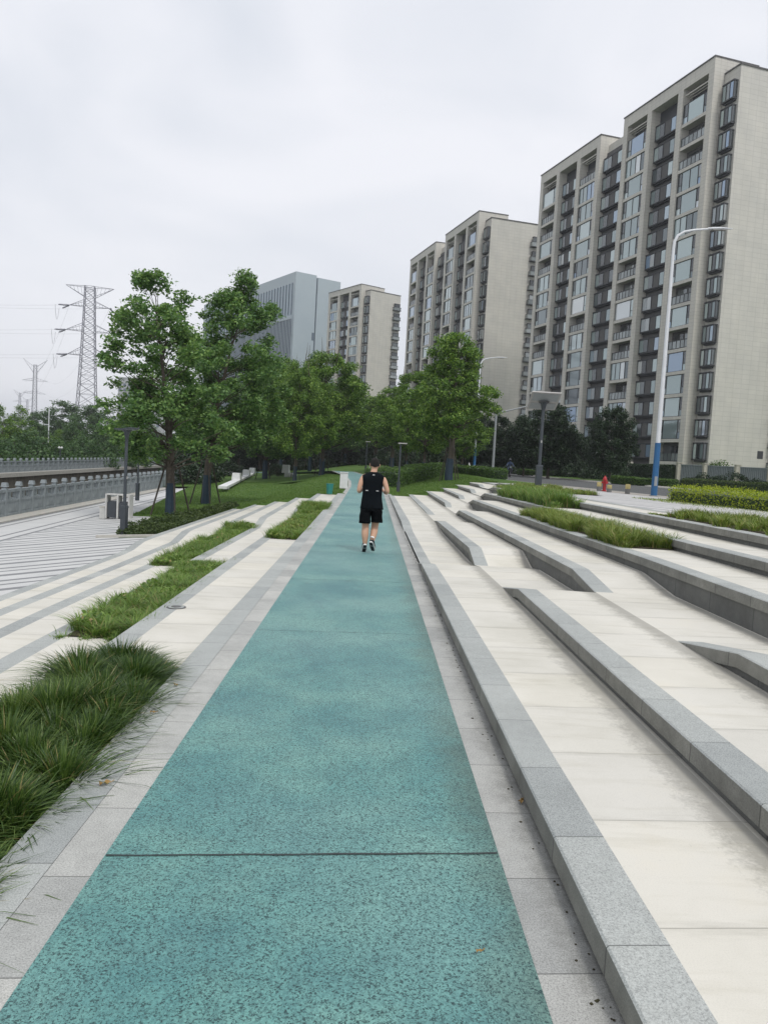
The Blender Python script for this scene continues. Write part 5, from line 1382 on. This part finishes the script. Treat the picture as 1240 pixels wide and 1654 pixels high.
# manhole-like drain ring in the paving (left) and one fallen twig, leaves
q = P(285, 981, lz(1, 8.2)); m = MB(); m.mat('iron')
m.tube([(0, 0, 0), (0, 0, .006)], .105, 28); m.mat('granite_nosing'); m.tube([(0, 0, .006), (0, 0, .008)], .09, 28); m.mat('iron'); m.tube([(0, 0, .008), (0, 0, .011)], .055, 20)
tag(m.build('drain_cover', loc=(q.x, q.y, lz(1, q.y)+.002)), 'small round dark drain cover in the cream paving left of the track', 'drain cover')
def leaf_(px, py, z, s, rz_, label, mat='dead_leaf'):
    q = P(px, py, z); m = MB(); m.mat(mat); n = 10; vs = [(0, 0, .012)]
    for k in range(n):
        a_ = 2*math.pi*k/n; r = s*(1-.35*abs(math.sin(a_*1.5)))*(1.3 if k == 0 else 1); vs.append((r*math.cos(a_)*1.2, r*math.sin(a_)*.8, .004+.012*(1+math.sin(3*a_))*s/.03))
    m.add(vs, [(0, k+1, (k+1) % n+1) for k in range(n)]); m.bar((s*1.3, 0, .006), (s*2.3, s*.3, .012), .0025)
    o = m.build('fallen_leaf', loc=q); o.rotation_euler.z = rz_; tag(o, label, 'fallen leaf', 'fallen leaves on the paving')
leaf_(167, 1268, .002, .024, .6, 'yellow-brown fallen leaf on the granite beside the nearest grass bed')
leaf_(284, 1108, .002, .018, 2.0, 'reddish fallen leaf at the near right corner of the nearest grass bed')
leaf_(841, 1297, .002, .020, 1.0, 'brown fallen leaf in the gutter at the foot of the right kerb')
leaf_(772, 1539, .009, .010, .2, 'tiny pale fallen leaf on the teal track')
leaf_(246, 1152, .002, .015, .2, 'small dark fallen leaf beside the middle of the nearest grass bed')
rng = np.random.default_rng(5); m = MB(); m.mat('soil')
for k in range(110):
    y = 2.2+14*rng.uniform()**1.3; x = .84-abs(rng.normal(0, .035))-.003; s = rng.uniform(.0015, .0042)*(1+y*.09); a_ = rng.uniform(0, 3)
    m.box(x-s, x+s, y-s, y+s, .0, s*.5, M=Matrix.Translation((x, y, 0)) @ Matrix.Rotation(a_, 4, 'Z') @ Matrix.Translation((-x, -y, .001)))
tag(m.build('leaf_litter'), 'dark crumbs of leaf litter along the foot of the nearest right kerb', 'litter', kind='stuff')
# globe lights and a pole on the far bank
q = at(98, 722.5, 82); root = empty('globe_lamp', (q.x, q.y, -1.3), 0, 'post with two small round white globes on the far bank', 'lamp')
m = MB(); m.mat('lamp_metal'); m.tube([(0, 0, 0), (0, 0, q.z+1.1)], .05, 8); m.bar((-.14, 0, q.z+1.1), (.14, 0, q.z+1.1), .05); m.build('pole', root)
for x in (-.13, .13):
    m = MB(); m.mat('concrete_white'); m.tube([(x, 0, q.z+1.14+.12*(1-math.cos(t))) for t in np.linspace(0, math.pi, 8)], [max(.01, .13*math.sin(t)) for t in np.linspace(0, math.pi, 8)], 12); m.build('globe', root)
q = at(80, 658, 150); root = empty('white_pole', (q.x, q.y, -1.3), 0, 'thin white lamp pole on the far bank left of the largest pylon', 'street lamp')
m = MB(); m.mat('pole_white'); m.tube([(0, 0, 0), (0, 0, q.z+1.3)], .11, 8); m.build('pole', root); m = MB(); m.mat('pole_white'); m.bar((0, 0, q.z-2.0), (-1.9, 0, q.z-1.9), .14); m.build('arm', root)

# ------------------------------------------------------------------ scooter and rider, parked scooter
def scooter(q, rz_, body, label, s=1.0):
    root = empty('scooter', q, rz_, label, 'scooter'); root.scale = (s, s, s)
    for y in (-.55, .62):
        m = MB(); m.mat('scooter_black'); n = 18
        rings = []
        for k in range(n): a_ = 2*math.pi*k/n; c = Vector((0, y+math.cos(a_)*.19, .24+math.sin(a_)*.19)); r_ = Vector((0, math.cos(a_), math.sin(a_))); rings.append([c+r_*(.045*math.cos(b_))+Vector((.045*math.sin(b_), 0, 0)) for b_ in np.linspace(0, 2*math.pi, 7)[:-1]])
        rings.append(rings[0]); m.loft(rings, cap=False); m.mat('pole_grey'); m.tube([(-.03, y, .24), (.03, y, .24)], .12, 12); m.build('wheel', root)
    m = MB(); m.mat(body); prof = [(-.78, .55, .12, .10), (-.55, .58, .17, .16), (-.2, .56, .18, .18), (.05, .38, .17, .10), (.3, .34, .17, .06), (.45, .5, .19, .2), (.55, .75, .17, .22), (.60, .95, .10, .08)]
    m.loft([[(w*math.cos(t), y, z+h*math.sin(t)) for t in np.linspace(0, 2*math.pi, 11)[:-1]] for y, z, w, h in prof]); m.build('body', root)
    m = MB(); m.mat('scooter_black'); m.loft([[(w*math.cos(t), y, z+h*math.sin(t)) for t in np.linspace(0, 2*math.pi, 9)[:-1]] for y, z, w, h in ((-.7, .76, .10, .04), (-.4, .77, .15, .05), (-.05, .75, .13, .04), (.02, .73, .08, .03))]); m.build('seat', root)
    m = MB(); m.mat('scooter_black'); m.tube([(-.34, .42, 1.03), (-.12, .5, 1.0), (.12, .5, 1.0), (.34, .42, 1.03)], .02, 6); m.tube([(0, .6, .3), (0, .5, 1.0)], .03, 6); m.build('handlebar', root)
    m = MB(); m.mat('glass_sky_tone'); m.tube([(0, .66, .93), (0, .70, .93)], .07, 10); m.build('headlight', root)
    return root

def skin_body(name, verts, edges, radii, mat, parent=None, levels=2, root_i=0):
    me = bpy.data.meshes.new(name); me.from_pydata([tuple(v) for v in verts], edges, []); me.materials.append(MATS[mat])
    o = bpy.data.objects.new(name, me); COL.objects.link(o)
    if parent: o.parent = parent
    m = o.modifiers.new('skin', 'SKIN'); m.use_smooth_shade = True; m.branch_smoothing = .4
    for i, r in enumerate(radii): 
        s = me.skin_vertices[0].data[i]; s.radius = (r, r) if not hasattr(r, '__len__') else r; s.use_root = (i == root_i)
    sb = o.modifiers.new('sub', 'SUBSURF'); sb.levels = levels; sb.render_levels = levels
    return o
def chain(V, E, Rr_, start, pts, rad):
    prev = start
    for p, r in zip(pts, rad): V.append(p); Rr_.append(r); E.append((prev, len(V)-1)); prev = len(V)-1
    return prev
def ell(cx, cy, z, a, bq, n=20, twist=0, pw=1.0):
    out = []
    for k in range(n):
        t = 2*math.pi*k/n+twist; c, s_ = math.cos(t), math.sin(t)
        out.append((cx+a*math.copysign(abs(c)**pw, c), cy+bq*math.copysign(abs(s_)**pw, s_), z))
    return out
def hand(V, E, RR, wrist_i, w, d, side):
    """palm and five curled fingers; d: direction of the hand"""
    d = Vector(d).normalized(); up = Vector((0, 0, 1)); x = d.cross(up).normalized(); w = Vector(w)
    palm = w+d*.05; chain(V, E, RR, wrist_i, [palm], [.026]); pi = len(V)-1
    for k, (o_, ln) in enumerate(((-.03, .065), (-.01, .075), (.011, .07), (.03, .055))):
        b0 = palm+x*o_+d*.02; chain(V, E, RR, pi, [b0, b0+d*ln*.45+up*-.01, b0+d*ln*.55-up*(.012+ln*.4), b0+d*ln*.2-up*(.02+ln*.55)], [.010, .0095, .009, .0075])
    t0 = w+d*.02-x*side*.03; chain(V, E, RR, pi, [t0, t0+d*.03-x*side*.02-up*.01, t0+d*.055-x*side*.012-up*.03], [.012, .010, .008])

def runner():
    q = P(593, 893, 0.0); root = empty('person', (q.x+.03, q.y, .004), 0.02, 'runner seen from behind in black sleeveless shirt and black shorts on the teal track', 'person')
    V = [Vector((0, .0, .84))]; E = []; RR = [.115]
    c1 = chain(V, E, RR, 0, [(0, .01, .98), (0.0, .015, 1.14), (.0, .02, 1.27)], [.105, .115, .13])
    nk = chain(V, E, RR, c1, [(.0, .03, 1.36), (.012, .045, 1.425), (.02, .07, 1.49), (.022, .085, 1.555)], [.075, .052, .066, .068])
    # arms
    sL = chain(V, E, RR, c1, [(-.13, .02, 1.315), (-.178, .012, 1.29), (-.212, -.02, 1.19), (-.236, -.04, 1.075), (-.222, .06, 1.055), (-.17, .19, 1.10), (-.15, .23, 1.115)], [.068, .056, .047, .038, .038, .028, .024])
    hand(V, E, RR, sL, (-.15, .23, 1.115), (.35, 1, .15), -1)
    sR = chain(V, E, RR, c1, [(.135, .02, 1.315), (.185, .012, 1.29), (.225, -.015, 1.19), (.262, -.03, 1.085), (.245, .07, 1.055), (.205, .19, 1.08), (.185, .23, 1.10)], [.068, .058, .049, .040, .039, .029, .024])
    hand(V, E, RR, sR, (.185, .23, 1.10), (-.35, 1, .2), 1)
    # legs
    chain(V, E, RR, 0, [(-.088, .0, .79), (-.092, .01, .66), (-.088, .025, .52), (-.085, .03, .445), (-.088, .0, .345), (-.082, -.01, .23), (-.079, .0, .125), (-.079, .035, .085)], [.105, .094, .074, .062, .072, .054, .036, .037])
    chain(V, E, RR, 0, [(.088, .02, .79), (.092, .06, .66), (.082, .10, .53), (.080, .105, .46), (.072, .055, .37), (.052, -.005, .27), (.034, -.045, .185), (.036, -.02, .145)], [.105, .094, .074, .062, .072, .054, .036, .037])
    body = skin_body('body', V, E, RR, 'skin', root)
    # head: shaped ellipsoid with face, ears
    hd = MB(); hd.mat('skin'); hc = Vector((.022, .085, 1.535)); rings = []
    for i in range(13):
        t = math.pi*i/12; z = hc.z+.115*math.cos(t); r = math.sin(t); jaw = 1-.22*max(0, -math.cos(t)); rings.append([(hc.x+.076*r*jaw*math.cos(a_), hc.y+(.094 if math.sin(a_) < 0 else .092)*r*math.sin(a_)+.012*max(0, -math.cos(t)), z) for a_ in np.linspace(0, 2*math.pi, 19)[:-1]])
    rings[0] = [(p[0], p[1], p[2]) for p in rings[0]]; hd.loft(rings, cap=False)
    hd.tube([(hc.x, hc.y+.088, hc.z+.01), (hc.x, hc.y+.11, hc.z-.02), (hc.x, hc.y+.094, hc.z-.03)], [.008, .014, .010], 8)
    head = hd.build('head', root)
    for s_ in (-1, 1):
        m = MB(); m.mat('skin'); ec = Vector((hc.x+s_*.079, hc.y-.004, hc.z-.012)); m.loft([[(ec.x+s_*dx, ec.y+ry*math.cos(a_)-.004*k, ec.z+rz__*math.sin(a_)) for a_ in np.linspace(0, 2*math.pi, 11)[:-1]] for k, (dx, ry, rz__) in enumerate(((-.008, .010, .020), (.004, .017, .030), (.011, .016, .028), (.012, .009, .018)))]); m.build('ear', head)
        m = MB(); m.mat('hair'); m.tube([(hc.x+s_*.03-.008, hc.y+.086, hc.z+.012), (hc.x+s_*.03+.008, hc.y+.086, hc.z+.012)], .006, 6); m.build('eye', head)
    m = MB(); m.mat('hydrant_red'); m.tube([(hc.x-.02, hc.y+.086, hc.z-.058), (hc.x+.02, hc.y+.086, hc.z-.058)], .004, 6); m.build('mouth', head)
    m = MB(); m.mat('reflective'); m.tube([(hc.x-.084, hc.y-.0, hc.z-.028), (hc.x-.09, hc.y-.008, hc.z-.05)], .009, 6); m.build('earphone', root)
    # short hair cap: covers the crown and the back of the head
    hm = MB(); hm.mat('hair'); rings = []
    for i in range(12):
        t = math.pi*.62*i/11; row = []
        for a_ in np.linspace(0, 2*math.pi, 25)[:-1]:
            front = max(0, math.sin(a_)); tt = t*(1-.42*front); side_ = abs(math.cos(a_)); tt *= (1-.10*side_ if i > 8 else 1)
            r = math.sin(tt); row.append((hc.x+.083*r*math.cos(a_), hc.y-.004+.101*r*math.sin(a_), hc.z+.002+.124*math.cos(tt)))
        rings.append(row)
    hm.loft(rings, cap=False); hm.build('hair', root)
    # sleeveless shirt
    s = MB(); s.mat('shirt'); R_ = []
    rnd = random.Random(4)
    for z, a_, bq, cy, cx, pw in ((.775, .206, .134, .0, .005, .85), (.80, .198, .130, 0, .004, .85), (.86, .188, .124, 0, .002, .85), (.93, .178, .116, .005, 0, .82), (1.0, .170, .116, .008, 0, .8), (1.07, .170, .118, .012, .0, .78), (1.14, .173, .122, .015, 0, .75), (1.20, .178, .124, .018, 0, .72), (1.26, .187, .122, .02, .0, .7), (1.31, .196, .112, .02, .002, .7), (1.345, .188, .098, .025, .003, .75), (1.375, .135, .082, .03, .006, .8), (1.395, .085, .070, .035, .01, .9), (1.41, .064, .060, .04, .011, 1.0)):
        ring = ell(cx, cy, z, a_, bq, 28, 0, pw)
        if z < 1.2: ring = [(x+.005*math.sin(5*k+z*31)*(1.3-z), y+.008*math.sin(3.1*k+z*23)*(1.4-z), zz+(.006*math.sin(k*.9) if z < .79 else 0)) for k, (x, y, zz) in enumerate(ring)]
        R_.append(ring)
    s.loft(R_, cap=False); sh = s.build('shirt', root); sd_ = sh.modifiers.new('thick', 'SOLIDIFY'); sd_.thickness = .004
    for x in (-.118, .062):
        m = MB(); m.mat('reflective'); m.box(x, x+.042, -.118, -.112, 1.083, 1.095); m.build('reflective_strip', sh)
    m = MB(); m.mat('reflective')
    for i_ in range(4): m.bar((-.012+i_*.010, -.076, 1.357), (-.006+i_*.010, -.072, 1.369), .004)
    m.bar((-.014, -.0775, 1.353), (.026, -.0775, 1.353), .0035); m.build('back_logo', sh)
    # shorts
    s = MB(); s.mat('shorts')
    top = [ell(0, 0, z, a_, b_, 24, 0, .85) for z, a_, b_ in ((.90, .158, .108), (.84, .176, .122), (.77, .186, .128), (.73, .188, .130))]
    s.loft(top, cap=False)
    for sx, cy0, hem in ((-1, .005, .515), (1, .055, .535)):
        rr = []
        for t in np.linspace(0, 1, 7):
            z = .76+(hem-.76)*t; rr.append([(x+.004*math.sin(7*k+9*t), y+.006*math.sin(4*k+5*t), zz) for k, (x, y, zz) in enumerate(ell(sx*(.094+.012*t), cy0*t, z, .092+.006*t, .118-.01*t, 18, 0, .9))])
        s.loft(rr, cap=False)
    sh = s.build('shorts', root); sd_ = sh.modifiers.new('thick', 'SOLIDIFY'); sd_.thickness = .004
    # shoes: heel raised, sole to the camera
    for heel, toe, w, lab in ((Vector((-.079, -.045, .150)), Vector((-.093, .10, .018)), .046, 0), (Vector((.024, -.095, .205)), Vector((.070, .055, .060)), .046, 1)):
        d = (toe-heel); L_ = d.length; d.normalize(); side_ = d.cross(Vector((0, 0, 1))).normalized(); nrm = side_.cross(d).normalized(); 
        if nrm.z < 0: nrm = -nrm
        m = MB(); m.mat('shoe_dark'); rings = []; 
        for t, wd, h0_, h1_ in ((-.02, .022, .0, .03), (.05, .036, -.004, .08), (.25, .040, -.006, .088), (.5, .044, -.006, .065), (.75, .048, -.004, .045), (.95, .040, .0, .03), (1.12, .018, .006, .018)):
            c = heel+d*(L_*t)
            rings.append([c+side_*wd*math.cos(a_)+nrm*((h0_+h1_)/2+(h1_-h0_)/2*math.sin(a_)) for a_ in np.linspace(0, 2*math.pi, 13)[:-1]])
        m.loft(rings); sh_ = m.build('shoe', root)
        m = MB(); m.mat('shoe_white'); rings = []
        for t, wd in ((-.06, .024), (.05, .041), (.3, .043), (.5, .046), (.75, .051), (.97, .042), (1.17, .018)):
            c = heel+d*(L_*t)-nrm*.010; rings.append([c+side_*wd*math.cos(a_)+nrm*(.013*math.sin(a_)) for a_ in np.linspace(0, 2*math.pi, 13)[:-1]])
        m.loft(rings); so_ = m.build('sole', sh_)
        m = MB(); m.mat('shoe_dark')
        for t0, t1 in ((.0, .38), (.46, 1.05)):
            c = heel+d*(L_*t0)-nrm*.0245; c2 = heel+d*(L_*t1)-nrm*.0245; m.bar(c, c2, .058, .006)
        m.build('tread', sh_)
        m = MB(); m.mat('shoe_white'); c = heel+nrm*.078-d*.0; m.tube([c-nrm*.01, c+nrm*.018], [.040, .037], 12, cap=False); m.build('sock', sh_)
    return root
runner()
q = P(822, 771, .61); sc_ = scooter((q.x, q.y, .605), math.pi*.97, 'scooter_black', 'dark motor scooter ridden along the road toward the camera')
root = empty('person', (q.x, q.y, .605), math.pi*.97, 'rider in dark clothing and helmet sitting on the scooter on the road', 'person')
V = [Vector((0, -.25, .84))]; E = []; RR = [.13]
c1 = chain(V, E, RR, 0, [(0, -.22, 1.0), (0, -.17, 1.2), (0, -.13, 1.33)], [.125, .14, .13]); chain(V, E, RR, c1, [(0, -.1, 1.42), (0, -.07, 1.52), (0, -.06, 1.6)], [.06, .075, .085])
for s_ in (-1, 1):
    e_ = chain(V, E, RR, c1, [(s_*.17, -.12, 1.32), (s_*.26, .05, 1.14), (s_*.31, .3, 1.08), (s_*.32, .40, 1.05)], [.07, .05, .038, .026]); hand(V, E, RR, e_, (s_*.32, .40, 1.05), (0, 1, -.2), s_)
    chain(V, E, RR, 0, [(s_*.12, -.12, .82), (s_*.17, .22, .80), (s_*.15, .27, .52), (s_*.12, .27, .42), (s_*.12, .36, .38)], [.10, .075, .055, .04, .035])
skin_body('body', V, E, RR, 'cloth_blue', root)
m = MB(); m.mat('scooter_black'); rings = []
for i in range(10):
    t = math.pi*.75*i/9; rings.append([(.125*math.sin(t)*math.cos(a_), -.06+.14*math.sin(t)*math.sin(a_), 1.60+.13*math.cos(t)) for a_ in np.linspace(0, 2*math.pi, 17)[:-1]])
m.loft(rings, cap=False); m.mat('cloth_blue'); m.build('helmet', root)
q = at(768, 752, 74); scooter((q.x, q.y, .62), 1.3, 'concrete_white', 'white scooter parked across the road left of the grey lamp pole', 1.1)

# ------------------------------------------------------------------ haze
MH = bpy.data.materials.new('haze'); MH.use_nodes = True; nt = MH.node_tree; nt.nodes.clear()
pv = N(nt, 'ShaderNodeVolumePrincipled'); pv.inputs['Color'].default_value = (.92, .95, 1.0, 1); pv.inputs['Density'].default_value = HAZE; pv.inputs['Anisotropy'].default_value = .2
ot = N(nt, 'ShaderNodeOutputMaterial'); nt.links.new(pv.outputs[0], ot.inputs['Volume']); MATS['haze'] = MH
if HAZE > 0:
    m = MB(); m.mat('haze'); m.box(-2700, 2700, -200, 3200, -6.2, 82); o = m.build('haze'); tag(o, kind='stuff'); o['label'] = 'thin pale morning haze over the whole place'; o['category'] = 'haze'
